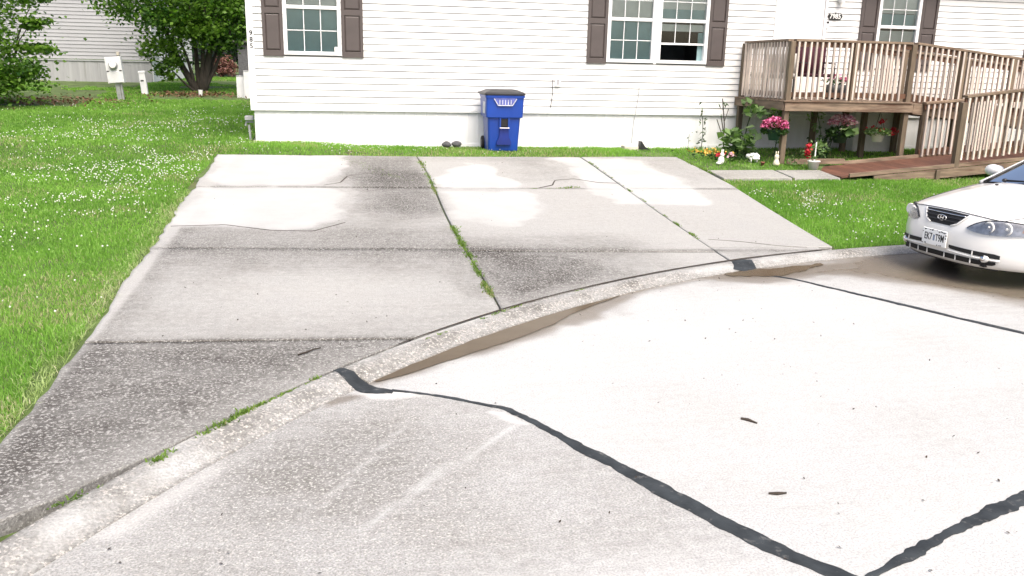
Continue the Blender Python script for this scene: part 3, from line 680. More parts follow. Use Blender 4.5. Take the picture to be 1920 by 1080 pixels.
def window(x0, x1, z0, z1, zr_, kind):
    """double-hung window: white frame, two sashes with grids, insect screen or open sash, blind"""
    cx = (x0 + x1) / 2
    wroot = empty('window', ((cx) - home.location.x, YW - home.location.y, z0 - home.location.z)); wroot.parent = home
    T = .062; yo = YW - .040
    f = MB()
    f.box(x0, x0 + T, yo, YW + .06, z0, z1, .005).box(x1 - T, x1, yo, YW + .06, z0, z1, .005)
    f.box(x0 + T, x1 - T, yo - .001, YW + .06, z1 - T, z1 - .0005, .005).box(x0 + T, x1 - T, yo - .004, YW + .06, z0 + .0005, z0 + T, .005)
    f.build('frame', M['trim'], wroot)
    ya = YW - .012
    f = MB(); f.box(x0 + T + .001, x1 - T - .001, ya - .012, ya + .03, zr_ - .03, zr_ + .03, .004); f.build('meeting_rail', M['trim'], wroot)
    xa, xb = x0 + T, x1 - T
    def glass(za, zb, y): MB().box(xa, xb, y, y + .006, za, zb).build('pane', M['glass'], wroot)
    def muntins(za, zb, y, nx=3, nz=2, h=.0065):
        for i in range(1, nx):
            xx = xa + (xb - xa) * i / nx; MB().box(xx - h, xx + h, y - .007, y - .001, za, zb).build('muntin', M['trim'], wroot)
        for i in range(1, nz):
            zz = za + (zb - za) * i / nz; MB().box(xa, xb, y - .010, y - .0075, zz - h, zz + h).build('muntin', M['trim'], wroot)
    zlo, zhi = z0 + T, z1 - T
    glass(zr_ + .03, zhi, YW + .004); muntins(zr_ + .03, zhi, YW + .004)
    def blind(za, zb):
        bb = MB(); z = zb
        while z > za:
            bb.add([(xa, YW + .050, z), (xb, YW + .050, z), (xb, YW + .068, z - .030), (xa, YW + .068, z - .030)], [(0, 1, 2, 3)]); z -= .024
        bb.build('blind', M['blind'], wroot)
    if kind == 'screen':
        MB().box(xa, xb, YW + .030, YW + .034, zlo, zr_ - .03).build('insect_screen', M['screen'], wroot)
        glass(zlo, zr_ - .03, YW + .012); muntins(zlo, zr_ - .03, YW + .012)
        blind(zr_ - .02, zhi)
    elif kind == 'open':
        zm = zlo + .30
        glass(zm + .02, zr_ - .03, YW + .016); muntins(zm + .02, zr_ - .03, YW + .016, 3, 1)
        MB().box(xa, xb, YW + .002, YW + .03, zm - .018, zm + .018, .003).build('raised_sash_rail', M['trim'], wroot)
        MB().box(xb - .10, xb, YW + .06, YW + .075, zlo, zr_ - .2).build('curtain', M['screen'], wroot)
        blind(zr_ + .22, zhi); blind(zr_ - .16, zr_ - .06)
        MB().box(xa, xb, YW + .07, YW + .075, zr_ + .03, zr_ + .22).build('insect_screen', M['screen'], wroot)
    else:
        glass(zlo, zr_ - .03, YW + .012); muntins(zlo, zr_ - .03, YW + .012)
        MB().box(xa, xb, YW + .072, YW + .076, zr_ + .04, zr_ + .25).build('insect_screen', M['screen'], wroot)
        blind(zlo, zr_ - .07); blind(zr_ + .28, zhi)
    # dark room behind
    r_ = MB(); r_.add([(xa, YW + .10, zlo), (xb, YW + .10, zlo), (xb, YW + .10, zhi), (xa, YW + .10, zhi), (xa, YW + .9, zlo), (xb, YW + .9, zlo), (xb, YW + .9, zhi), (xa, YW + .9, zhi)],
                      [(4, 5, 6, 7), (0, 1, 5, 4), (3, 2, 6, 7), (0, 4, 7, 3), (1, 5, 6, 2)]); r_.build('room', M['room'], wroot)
    return wroot
w1 = window(*WIN[0], 2.93, 'screen'); w2 = window(*WIN[1], 2.91, 'screen'); w3 = window(*WIN[2], 2.91, 'open'); w4 = window(*WIN[3], 2.93, 'blind'); w5 = window(*WIN[4], 2.93, 'screen')
MB().box(-.10, -.02, YW - .004, YW + .010, 2.20, 2.28).build('sticker', M['whiteink'], w1)
# strip of siding between the paired windows
MB().box(5.802, 5.858, YW - .02, YW - .002, 2.135, 3.615).build('mullion_trim', M['trim'], home)
def shutter(x0, x1, z0=2.10, z1=3.66, zm=2.86):
    s = empty('shutter', ((x0 + x1) / 2 - home.location.x, YW - home.location.y, z0 - home.location.z)); s.parent = home
    y1, y0 = YW - .017, YW - .045; fr = .05
    b = MB()
    for a, d in ((x0, x0 + fr), (x1 - fr, x1)): b.box(a, d, y0, y1, z0, z1, .004)
    for a, d in ((z0, z0 + .10), (zm - .05, zm + .05), (z1 - .09, z1)): b.box(x0 + fr, x1 - fr, y0 + .001, y1, a + .001, d - .001, .004)
    b.build('shutter_frame', M['shutter'], s)
    for za, zb in ((z0 + .10, zm - .05), (zm + .05, z1 - .09)):
        p = MB(); xa, xb = x0 + fr, x1 - fr; i = .028
        p.add([(xa, y1 - .004, za), (xb, y1 - .004, za), (xb, y1 - .004, zb), (xa, y1 - .004, zb), (xa + i, y0 + .006, za + i), (xb - i, y0 + .006, za + i), (xb - i, y0 + .006, zb - i), (xa + i, y0 + .006, zb - i)],
              [(4, 5, 6, 7), (0, 1, 5, 4), (1, 2, 6, 5), (2, 3, 7, 6), (3, 0, 4, 7)])
        p.build('panel', M['shutter'], s)
for a, d in ((-1.31, -.965), (.03, .40), (4.49, 4.865), (6.865, 7.23), (10.01, 10.385), (11.325, 11.69), (13.8, 14.19), (15.21, 15.6)): shutter(a, d)
# door
d = MB(); d.box(DOOR[0], DOOR[1], YW - .025, YW + .03, DOOR[2], DOOR[3], .006); dr = d.build('door', M['door'], home)
def dpart(nm, m, bx, bev=.003): 
    b = MB(); b.box(*bx, bev); me = b.build(nm, m, home); me.parent = dr; return me
dpart('door_trim', M['trim'], (DOOR[0] - .065, DOOR[0] - .012, YW - .035, YW + .05, 1.45, 3.66))
dpart('door_trim', M['trim'], (DOOR[1] + .012, DOOR[1] + .065, YW - .035, YW + .05, 1.45, 3.66))
dpart('threshold', M['steel'], (DOOR[0] - .01, DOOR[1] + .01, YW - .05, YW + .05, 1.50, 1.557))
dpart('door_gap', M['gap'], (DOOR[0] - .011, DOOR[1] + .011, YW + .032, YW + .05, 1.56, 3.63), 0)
dpart('door_panel', M['door'], (DOOR[0] + .10, DOOR[1] - .10, YW - .030, YW - .0255, 1.68, 2.45), .002)
b = MB(); b.tube([(DOOR[1] - .07, YW - .075, 2.45), (DOOR[1] - .07, YW - .075, 2.58)], .01, 8); b.box(DOOR[1] - .085, DOOR[1] - .055, YW - .03, YW - .0252, 2.43, 2.60); hd = b.build('door_handle', M['steel'], home); hd.parent = dr
# number plaque
pq = empty('number_plaque', (9.46 - home.location.x, YW - .018 - home.location.y, 3.09 - home.location.z)); pq.parent = home
outl = [(-.155, .015), (-.155, -.015), (-.125, -.045), (-.115, -.068), (-.06, -.062), (0, -.074), (.06, -.062), (.115, -.068), (.125, -.045), (.155, -.015), (.155, .015), (.125, .045), (.115, .068), (.06, .062), (0, .074), (-.06, .062), (-.115, .068), (-.125, .045)]
MB().prism(outl, -.012, 0).build('plate', M['ink'], pq, local=True)
text('lettering', '7985', .130, M['whiteink'], pq, (0, -.0135, 0), (R(90), 0, 0), .002, .92, .002)
# numerals down the corner post
for i, ch in enumerate('985'):
    text('house_numeral', ch, .115, M['ink'], home, (HX0 + .046 - home.location.x, YW - .029 - home.location.y, 2.475 - i * .108 - home.location.z), (R(90), 0, 0), .002, 1.0, .002)
# porch lamp and bell
b = MB(); b.box(9.48, 9.58, YW - .05, YW - .018, 3.36, 3.52, .006).lathe([(.05, 0), (.06, .05), (.055, .16), (.02, .20)], (9.53, YW - .10, 3.34), 12); b.build('porch_lamp', M['trim'], home)
b = MB(); b.box(9.288, 9.335, YW - .042, YW - .018, 2.86, 2.99, .004); bl = b.build('doorbell', M['trim'], home)
b = MB(); b.box(9.286, 9.337, YW - .046, YW - .0425, 2.955, 2.992); b.build('cap', M['ink'], home).parent = bl
# outlet box with hanging wire, loose cable
b = MB(); b.box(3.90, 4.00, YW - .055, YW - .012, 1.67, 1.83, .006); oc = b.build('outlet_cover', M['trim'], home)
b = MB(); b.box(3.925, 3.975, YW - .058, YW - .0555, 1.70, 1.80); b.build('outlet_face', M['grey'], home).parent = oc
b = MB(); b.tube([(3.86, YW - .03, 1.80), (3.85, YW - .035, 1.70), (3.862, YW - .03, 1.55), (3.845, YW - .035, 1.40), (3.83, YW - .03, 1.28)], .006, 6); b.build('wire', M['black'], home)
b = MB(); b.tube([(5.55, YW - .03, 1.68), (5.54, YW - .035, 1.5), (5.51, YW - .03, 1.25), (5.49, YW + .015, 1.0), (5.47, YW + .01, .62)], .007, 6); b.build('cable', M['grey'], home)
b = MB(); b.tube([(HX0 - .02, YW + .3, .95), (HX0 - .14, YW + .3, .95), (HX0 - .16, YW + .3, .88)], .018, 8).box(HX0 - .16, HX0 - .02, YW + .22, YW + .38, .98, 1.06, .01).tube([(HX0 - .10, YW + .3, .9), (HX0 - .08, YW + .3, .55)], .02, 8); b.build('water_tap', M['grey'], home)

# ------------------------------------------------------------------ neighbouring home
NY = 31.0; NX0, NX1 = -19.0, -6.12
nz = 1.28
nb = empty('neighbour_home', (-10, NY, nz), label='home with grey front, white end wall and vertical skirting at the back left behind the trees', cat='house')
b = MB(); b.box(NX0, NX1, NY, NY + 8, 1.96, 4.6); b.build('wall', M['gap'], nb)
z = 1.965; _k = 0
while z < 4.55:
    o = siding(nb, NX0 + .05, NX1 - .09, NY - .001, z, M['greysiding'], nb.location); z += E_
z = 1.965
mside = {}
while z < 4.55:
    k = (8.0, 'side')
    if k not in _bm: _bm[k] = board_mesh(7.9)
    o = link('siding_board', _bm[k], M['vinyl'], nb); o.rotation_euler = (0, 0, R(90)); o.location = (NX1 + .001 - nb.location.x, NY + .06 - nb.location.y, z - nb.location.z); z += E_
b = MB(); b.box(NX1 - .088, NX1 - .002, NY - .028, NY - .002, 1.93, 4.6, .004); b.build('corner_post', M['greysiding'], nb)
b = MB(); b.box(NX1 + .002, NX1 + .026, NY - .026, NY + .06, 1.93, 4.6, .004); b.build('corner_post', M['trim'], nb)
x = NX0
while x < NX1 - .1:
    vs = []; nn = 20; w_ = min(1.6, NX1 - .02 - x)
    for i in range(nn + 1):
        yy = NY + .02 - (.008 if i % 4 == 0 else 0); vs += [(x + w_ * i / nn, yy, 1.20), (x + w_ * i / nn, yy, 1.93)]
    bb = MB(); bb.add(vs, [(2 * i, 2 * i + 2, 2 * i + 3, 2 * i + 1) for i in range(nn)]); bb.box(x, x + w_, NY + .03, NY + .05, 1.2, 1.93); bb.build('skirting_panel', M['greyskirt'], nb); x += w_ + .004
b = MB(); b.box(NX1 - .05, NX1 - .02, NY + .06, NY + 8, 1.15, 1.93); b.build('skirting_panel', M['skirt'], nb)
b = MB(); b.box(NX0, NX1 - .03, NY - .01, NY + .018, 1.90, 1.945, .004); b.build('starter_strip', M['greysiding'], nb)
b = MB(); b.tube([(NX1 - 1.05, NY - .05, 2.10), (NX1 - 1.05, NY - .05, 2.22)], .05, 8); b.build('outlet_cover', M['beige'], nb)
pr = [(NY - .3, 4.58), (NY - .3, 4.72), (NY + 4, 5.7), (NY + 8.3, 4.72), (NY + 8.3, 4.58), (NY + 7.9, 4.605), (NY + .1, 4.605)]
n = len(pr); vs = [(x_, y_, z_) for x_ in (NX0 - .3, NX1 + .3) for y_, z_ in pr]
MB().add(vs, [tuple(range(n)), tuple(range(n, 2 * n))[::-1]] + [(i, i + n, (i + 1) % n + n, (i + 1) % n) for i in range(n)]).build('roof', M['shingle'], nb)

# ------------------------------------------------------------------ deck and switchback ramp
deck = empty('wooden_deck', (9.0, 14.5, .45), label='weathered wooden deck with railing and switchback ramp at the front door', cat='deck')
DX0, DX1, DY0, DZ = 7.55, 9.95, 13.95, 1.545
def dk(nm, m, b): return b.build(nm, M[m], deck)
def bx(nm, m, *a, bev=.004): return dk(nm, m, MB().box(*a, bev))
random.seed(5)
P_ = .089
def post(x, y, z0, z1): return bx('post', 'wood', x - P_ / 2, x + P_ / 2, y - P_ / 2, y + P_ / 2, z0, z1, bev=.006)
RT = 2.575   # top of the deck rail cap
post(DX0 + .05, DY0 + .05, zf(DX0, DY0) - .05, RT - .04)
post(DX1 - .02, DY0 + .05, zf(DX1, DY0) - .05, RT - .04)
post(8.82, DY0 + .05, DZ - .2, RT - .04)
post(DX0 + .05, YW - .12, zf(DX0, YW) - .05, RT - .04)
for (x, y) in ((8.85, 15.2), (9.62, 14.75), (9.9, 15.75)): post(x, y, .40, DZ - .22)
# framing boards
bx('fascia_board', 'woodx', DX0 - .02, DX1 + .06, DY0 - .042, DY0 - .004, 1.365, DZ - .028)
bx('fascia_board', 'woody', DX0 - .041, DX0 - .004, DY0 - .003, YW - .04, 1.375, DZ - .028)
bx('joist', 'woodx', DX0, DX1, 14.6, 14.64, 1.37, DZ - .03); bx('joist', 'woodx', DX0, DX1, 15.3, 15.34, 1.37, DZ - .03); bx('joist', 'woodx', DX0, DX1, 15.78, 15.82, 1.37, DZ - .03)
y = DY0 - .06
while y < YW - .06:
    bx('deck_board', 'woodx', DX0 - .05, DX1 + .03, y, y + .135, DZ - .026, DZ + random.uniform(-.001, .002)); y += .141
# railings
def rail_x(xa, xb, y, za, zb, h0=.10, h1=1.03, side=-1, step=.112, zc=None, cap=True, wide=.14):
    """rail along x between heights za, zb (floor) with balusters on the outside"""
    sl_ = (zb - za) / (xb - xa); f = lambda x: za + (x - xa) * sl_
    L = MB
    if cap: dk('rail_cap', 'woodx', L().beam((xa, y + .02, f(xa) + h1 - .019), (xb, y + .02, f(xb) + h1 - .019), wide, .038))
    dk('top_rail', 'woodr', L().beam((xa, y + .012 * 0, f(xa) + h1 - .085), (xb, y, f(xb) + h1 - .085), .036, .088))
    dk('bottom_rail', 'woodr', L().beam((xa, y, f(xa) + h0), (xb, y, f(xb) + h0), .036, .085))
    n = int((xb - xa) / step)
    for i in range(n):
        x = xa + step * (i + .5) + random.uniform(-.006, .006); yb = y + side * .037; t = random.uniform(-.006, .006)
        dk('baluster', 'baluster', L().beam((x + t, yb, f(x) + h0 - .075 + random.uniform(-.01, .01)), (x, yb, f(x) + h1 - .045), .033, .033, (0, 1, 0)))
def rail_y(x, ya, yb, z, h0=.10, h1=1.03, side=-1, step=.112):
    L = MB
    dk('rail_cap', 'woody', L().beam((x + .02, ya, z + h1 - .0195), (x + .02, yb, z + h1 - .0195), .14, .037))
    dk('top_rail', 'woodr', L().beam((x, ya, z + h1 - .085), (x, yb, z + h1 - .085), .036, .088))
    dk('bottom_rail', 'woodr', L().beam((x, ya, z + h0), (x, yb, z + h0), .036, .085))
    n = int((yb - ya) / step)
    for i in range(n):
        y = ya + step * (i + .5) + random.uniform(-.006, .006); xb_ = x + side * .037
        dk('baluster', 'baluster', L().beam((xb_, y, z + h0 - .075), (xb_, y, z + h1 - .045), .033, .033, (1, 0, 0)))
rail_x(DX0 + .10, DX1 - .07, DY0 + .05, DZ, DZ)
rail_y(DX0 + .05, DY0 + .10, YW - .17, DZ)
# upper ramp, going down to the right beside the wall
UX1 = 14.0; UZ1 = 1.15
usl = (UZ1 - DZ) / (UX1 - DX1)
fu = lambda x: DZ + (x - DX1) * usl
rail_x(DX1 + .03, UX1, DY0 + .05, DZ, UZ1)
rail_x(9.45, UX1, 15.18, DZ + (9.45 - DX1) * usl * 0, UZ1, side=1)
for x in (10.95, 12.0, 13.0, 14.0): post(x, DY0 + .05, zf(x, DY0) - .05, fu(x) + 1.0)
for x in (9.50, 10.6, 12.0, 14.0): post(x, 15.18, zf(x, 15) - .05, fu(max(x, DX1)) + .98)
dk('fascia_board', 'woodx', MB().beam((DX1 + .07, DY0 - .02, fu(DX1) - .115), (UX1, DY0 - .02, UZ1 - .115), .038, .175))
dk('fascia_board', 'woodx', MB().beam((DX1 + .07, 15.24, fu(DX1) - .115), (UX1, 15.24, UZ1 - .115), .038, .175))
x = DX1 + .035
while x < UX1 - .1:
    dk('deck_board', 'woody', MB().beam((x + .067, DY0 - .03, fu(x + .067) - .013), (x + .067, 15.2, fu(x + .067) - .013), .139, .026, (-usl, 0, 1))); x += .141
# lower ramp, back to the left, in front of the upper one
LX0, LX1, LY0, LY1 = 7.98, 14.0, 12.62, 13.84
lsl = .085; fl_ = lambda x: .385 + (x - LX0) * lsl
x = LX0
while x < LX1 - .1:
    dk('ramp_board', 'deckboard', MB().beam((x + .067, LY0 + .04, fl_(x + .067) - .013), (x + .067, LY1, fl_(x + .067) - .013 + random.uniform(-.001, .001)), .1395, .026, (-lsl, 0, 1))); x += .141
dk('kerb_board', 'woodx', MB().beam((LX0 + .12, LY0 + .02, fl_(LX0 + .12) + .012), (LX1, LY0 + .02, fl_(LX1) + .012), .038, .06))
dk('fascia_board', 'woodx', MB().beam((LX0 + .55, LY0 - .004, fl_(LX0 + .55) - .100), (LX1, LY0 - .004, fl_(LX1) - .100), .036, .14))
dk('kerb_board', 'woodx', MB().beam((DX0 + .10, LY1 + .03, .50), (8.75, LY1 + .03, .505), .038, .09))
dk('kerb_board', 'woodx', MB().beam((8.75, LY1 + .031, fl_(8.75) + .02), (LX1, LY1 + .031, fl_(LX1) + .02), .038, .075))
bx('post', 'wood', 9.64, 9.71, LY0 - .012 - .05, LY0 - .024, .30, fl_(9.7) - .03)
post(10.04, LY0 - .005 + .05, zf(10, LY0) - .05, fl_(10.04) + 1.04); post(11.6, LY0 + .045, .35, fl_(11.6) + 1.04); post(13.2, LY0 + .045, .35, fl_(13.2) + 1.04)
post(10.26, LY1 + .09, .38, fl_(10.26) + .90); 
rail_x(10.06, LX1, LY0 + .05, fl_(10.06), fl_(LX1) + .12, h1=1.15, h0=.16)
rail_x(10.20, LX1, LY1 + .02, fl_(10.2), fl_(LX1), h1=.98, h0=.10)
# landing
bx('landing', 'woodx', 14.0, 15.3, LY0, 15.2, .96, 1.00)
for (x, y) in ((15.2, 12.7), (15.2, 15.1), (15.2, 13.9)): post(x, y, .35, 2.1)
for y in (12.7, 13.9, 15.1): bx('rail_cap', 'woodx', 14.0, 15.25, y - .07, y + .07, 2.1, 2.14) if y != 13.9 else None

# ------------------------------------------------------------------ leaves and blades
def leafmesh(name, C, size, m, parent=None, seed=0, up=.35, aspect=.55, tint=None, off=(0, 0, 0), fold=.25, nrm=None):
    """one small folded leaf (two quads' worth of triangles) at each centre"""
    rg = np.random.default_rng(seed); C = np.asarray(C, float); n = len(C)
    a = rg.normal(size=(n, 3)); a[:, 2] *= .6; a /= np.linalg.norm(a, axis=1)[:, None]          # along the leaf
    b = rg.normal(size=(n, 3)); b[:, 2] += up * 3
    if nrm is not None: b = b * .6 + nrm
    b -= (b * a).sum(1)[:, None] * a; b /= np.linalg.norm(b, axis=1)[:, None]                     # leaf normal
    c = np.cross(a, b); s = (np.asarray(size) * rg.uniform(.7, 1.3, n))[:, None] if np.ndim(size) == 0 else np.asarray(size)[:, None]
    w = s * aspect * .5
    V = np.stack((C - a * s * .5, C - a * s * .05 + c * w + b * w * fold, C + a * s * .5, C - a * s * .05 - c * w + b * w * fold), 1) - np.asarray(off)
    i = np.arange(n)[:, None] * 4
    F = np.concatenate((i + [0, 1, 2], i + [0, 2, 3]), 1).ravel()
    t = rg.random(n) if tint is None else np.clip(tint + rg.normal(0, .12, n), 0, 1)
    return npmesh(name, V.reshape(-1, 3), F, np.full(2 * n, 3), m, parent, dict(tint=np.repeat(t, 4)))
def cloud(n, c, r, seed=0, clumps=30, spread=.28, shell=.55, cut=None):
    """centres gathered in clumps through an ellipsoid, thin between the clumps; also a tint for each clump with light from above put in"""
    rg = np.random.default_rng(seed); d = rg.normal(size=(clumps, 3)); d /= np.linalg.norm(d, axis=1)[:, None]
    k = d * (shell + (1 - shell) * rg.random((clumps, 1)) ** .6) * (.75 + .4 * rg.random((clumps, 1)))
    w = rg.integers(0, clumps, n); sp = spread * (.6 + .8 * rg.random(clumps))
    p = k[w] + rg.normal(size=(n, 3)) * sp[w][:, None] * [1, 1, .75]
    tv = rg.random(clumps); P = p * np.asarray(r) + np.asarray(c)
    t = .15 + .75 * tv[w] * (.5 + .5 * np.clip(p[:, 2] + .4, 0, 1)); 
    if cut is not None: kk = cut(P); P, t = P[kk], t[kk]
    return P, t
def blades(name, x, y, h, w, m, parent=None, seed=0, lean=.5, z=None, tint=None, kind=None, off=(0, 0, 0)):
    rg = np.random.default_rng(seed); n = len(x); z = zg(x, y) - .028 if z is None else z
    B = np.stack((x, y, z), -1); h = h * rg.uniform(.55, 1.25, n); w = w * rg.uniform(.7, 1.3, n)
    th = rg.uniform(0, 2 * np.pi, n); ld = rg.uniform(0, 2 * np.pi, n); le = lean * rg.uniform(.1, 1, n)
    s = np.stack((np.cos(th), np.sin(th), 0 * th), -1) * (w / 2)[:, None]
    d = np.stack((np.cos(ld), np.sin(ld), 0 * ld), -1) * (h * le)[:, None]; up = np.zeros((n, 3)); up[:, 2] = h
    V = np.stack((B - s, B + s, B + d * .35 + up * .55 + s * .75, B + d * .35 + up * .55 - s * .75, B + d + up * (1 - .35 * le[:, None])), 1) - np.asarray(off)
    i = np.arange(n)[:, None] * 5
    F = np.concatenate((i + [0, 1, 2, 3], i + [3, 2, 4]), 1).ravel(); lt = np.tile([4, 3], n)
    t = rg.random(n) if tint is None else np.clip(tint + rg.normal(0, .16, n), 0, .94)
    dry = .015 + .30 * sm((fbm(x, y, .9, 171) - .56) / .12); t = np.where(rg.random(n) < dry, 1., t)
    return npmesh(name, V.reshape(-1, 3), F, lt, m, parent, dict(tint=np.repeat(t, 5)))

# ------------------------------------------------------------------ recycling cart
BX, BY = 2.80, 15.33; BZ = .545
cart = empty('wheeled_bin', (BX, BY, BZ), label='blue wheeled bin with black lid standing against the white house wall', cat='bin')
def ring(z, hw, hd0, hd1, r):  # rounded rectangle, front at -hd0
    pts = []
    for cx, cy, a0 in ((hw - r, hd1 - r, 0), (-hw + r, hd1 - r, 90), (-hw + r, -hd0 + r, 180), (hw - r, -hd0 + r, 270)):
        for k in range(5):
            t = R(a0 + 22.5 * k); pts.append((cx + r * math.cos(t), cy + r * math.sin(t), z))
    return pts
def loft(rings, cap=True):
    b = MB(); n = len(rings[0]); vs = [p for q in rings for p in q]
    fs = [(i * n + k, i * n + (k + 1) % n, (i + 1) * n + (k + 1) % n, (i + 1) * n + k) for i in range(len(rings) - 1) for k in range(n)]
    if cap: fs += [tuple(range(n))[::-1], tuple(range((len(rings) - 1) * n, len(rings) * n))]
    return b.add(vs, fs)
loft([ring(.0, .255, .22, .22, .04), ring(.02, .268, .235, .235, .05), ring(.30, .282, .265, .265, .05), ring(.60, .296, .295, .29, .05), ring(.605, .30, .300, .295, .05)]).build('body', M['blue'], cart, local=True)
loft([ring(.585, .300, .322, .30, .04), ring(.60, .330, .335, .31, .04), ring(.80, .335, .350, .33, .04), ring(.93, .338, .362, .34, .04), ring(.96, .338, .364, .34, .04)]).build('collar', M['blue'], cart, local=True)
loft([ring(.935, .352, .378, .35, .04), ring(.975, .356, .382, .352, .045), ring(.978, .350, .376, .35, .045)]).build('rim', M['blue'], cart, local=True)
lid = loft([ring(.982, .362, .392, .37, .05), ring(1.005, .364, .394, .372, .05), ring(1.03, .34, .365, .36, .05), ring(1.068, .25, .26, .30, .05), ring(1.074, .22, .23, .27, .05)]).build('lid', M['lid'], cart, local=True)
MB().box(-.37, -.20, .30, .42, .985, 1.02, .008).build('lid_hinge', M['lid'], lid, local=True)
# grille of slats at the front, a trapezoid, on the collar
g = MB(); yf = -.372
g.add([(-.20, yf, .935), (.20, yf, .935), (.125, yf + .008, .80), (-.125, yf + .008, .80), (-.20, yf + .03, .935), (.20, yf + .03, .935), (.125, yf + .03, .80), (-.125, yf + .03, .80)], [(0, 1, 2, 3), (0, 4, 5, 1), (1, 5, 6, 2), (2, 6, 7, 3), (3, 7, 4, 0)])
M['bluelt'] = mat('scuffed_blue_plastic', (.10, .12, .36), .5, .2, 10)
g.build('slat_panel', M['bluelt'], cart, local=True)
for i in range(5):
    xx = -.10 + .05 * i; MB().beam((xx, yf - .004, .82), (xx, yf - .010, .90), .012, .012, (0, 1, 0)).build('slat', M['sticker'], cart, local=True)
MB().beam((-.125, yf - .002, .806), (.125, yf - .002, .806), .012, .014).build('slat', M['sticker'], cart, local=True)
for s in (-1, 1): MB().beam((s * .126, yf - .002, .806), (s * .20, yf - .010, .92), .012, .014, (0, 1, 0)).build('slat', M['sticker'], cart, local=True)
# lifting pocket with bar, arch below
MB().box(-.062, .062, -.312, -.270, .43, .57, .01).build('lift_pocket', M['dark'], cart, local=True)
M['bluedk'] = mat('dark_blue_plastic', (.003, .018, .17), .45, .15)
for s in (-1, 1): MB().box(min(s * .065, s * .09), max(s * .065, s * .09), -.330, -.27, .41, .585, .008).build('pocket_cheek', M['blue'], cart, local=True)
MB().tube([(-.085, -.335, .415), (.085, -.335, .415)], .011, 10).build('lift_bar', M['chrome'], cart, local=True)
MB().prism([(-.13, .12), (-.13, .17), (-.09, .25), (-.075, .40), (.075, .40), (.09, .25), (.13, .17), (.13, .12)], -.300, -.24).build('front_arch', M['bluedk'], cart, local=True)
MB().box(-.302, -.2985, -.16, .10, .66, .88, .001).build('backing_plate', M['blue'], cart, local=True)
MB().box(-.3402, -.3365, -.24, -.02, .66, .86, .001).build('label_patch', M['sticker'], cart, local=True)
for s in (-1, 1):
    wl = MB().lathe([(.03, -.028), (.105, -.030), (.118, -.020), (.118, .020), (.105, .030), (.03, .028)], (s * .285, .28, .118), 20, 'x').build('wheel', M['rubber'], cart, local=True)
    MB().lathe([(.02, -.034), (.055, -.034), (.055, .034), (.02, .034)], (s * .285, .28, .118), 16, 'x').build('hub', M['lid'], wl, local=True)
MB().tube([(-.28, .35, .95), (-.28, .43, .94), (.28, .43, .94), (.28, .35, .95)], .016, 8).build('handle', M['blue'], cart, local=True)

# ------------------------------------------------------------------ things along the wall
def rock(name, c, r, m, seed, label, cat, group=None):
    b = MB().ball(c, *r, 14, 9); rg = random.Random(seed); ph = [rg.uniform(0, 6) for _ in range(6)]
    b.v = [(c[0] + (x - c[0]) * (1 + .14 * math.sin(9 * z / r[2] * .3 + ph[0] + 5 * x)), c[1] + (y - c[1]) * (1 + .12 * math.sin(ph[1] + 14 * x)), c[2] + (z - c[2]) * (1 + .10 * math.sin(ph[2] + 17 * x + 9 * y))) for x, y, z in b.v]
    o = empty(name, (c[0], c[1], c[2] - r[2]), label=label, cat=cat, group=group); b.build('lump', M[m], o, smooth=True); return o
rock('dark_stone', (1.86, 15.70, .61), (.085, .07, .055), 'stone', 1, 'left of two dark grey stones at the wall foot by the blue bin', 'stone', 'dark stones by the wall')
rock('dark_stone', (2.04, 15.72, .61), (.090, .07, .058), 'stone', 2, 'right of two dark grey stones at the wall foot by the blue bin', 'stone', 'dark stones by the wall')
o = empty('beige_block', (5.33, 15.62, .53), label='low beige block lying at the wall foot beside the black wedge', cat='block'); MB().box(5.20, 5.47, 15.50, 15.72, .50, .615, .012).build('block', M['beige'], o)
o = empty('black_wedge', (5.60, 15.55, .50), label='black plastic wedge leaning at the wall foot beside the beige block', cat='wedge')
MB().prism([(5.50, .48), (5.72, .48), (5.69, .55), (5.60, .60), (5.53, .70), (5.505, .70)], 15.48, 15.62).build('wedge', M['black'], o)

# ------------------------------------------------------------------ yard furniture at the back left
def Yz(x, y): return zf(x, y)
mz = Yz(-5.6, 24) - .0
mp_ = empty('electric_meter', (-5.60, 24, mz), label='white electric meter box on a leaning post in the back lawn', cat='meter')
mp_.rotation_euler = (0, R(-4.5), 0)
MB().box(-.05, .05, -.03, .04, -.1, .42, .006).build('post', M['steel'], mp_, local=True)
MB().box(.065, .11, -.03, .03, -.1, .40, .006).build('conduit', M['steel'], mp_, local=True)
bxm = MB().box(-.19, .19, -.10, .06, .40, 1.06, .015).build('box', M['meter'], mp_, local=True)
MB().box(-.17, .17, -.112, -.1005, .42, .70, .004).build('cover', M['meter'], bxm, local=True)
MB().lathe([(.105, 0), (.105, -.05), (.085, -.09), (.02, -.10)], (.0, -.10, .86), 20, 'y').build('meter_dial', M['grey'], bxm, local=True)
MB().lathe([(.085, 0), (.075, -.03), (.02, -.035)], (.0, -.175, .86), 18, 'y').build('glass', M['white'], bxm, local=True)
for s in (-.15, .15): MB().box(s - .03, s + .03, -.118, -.108, .70, .725).build('latch', M['iron'], bxm, local=True)
pz = Yz(-5.4, 26)
pp = empty('cable_pedestal', (-5.40, 26, pz), label='narrow pale utility pedestal standing right of the meter', cat='pedestal'); pp.rotation_euler = (0, R(-4), 0)
loft([ring(-.05, .085, .07, .07, .02), ring(.56, .085, .07, .07, .02)]).build('cover', M['meter'], pp, local=True)
loft([ring(.56, .095, .08, .08, .02), ring(.60, .095, .08, .08, .02), ring(.615, .08, .065, .065, .02)]).build('cap', M['meter'], pp, local=True)
MB().box(-.05, .03, -.078, -.0705, .33, .37).build('label_patch', M['iron'], pp, local=True)
cz = Yz(-3.84, 25.5)
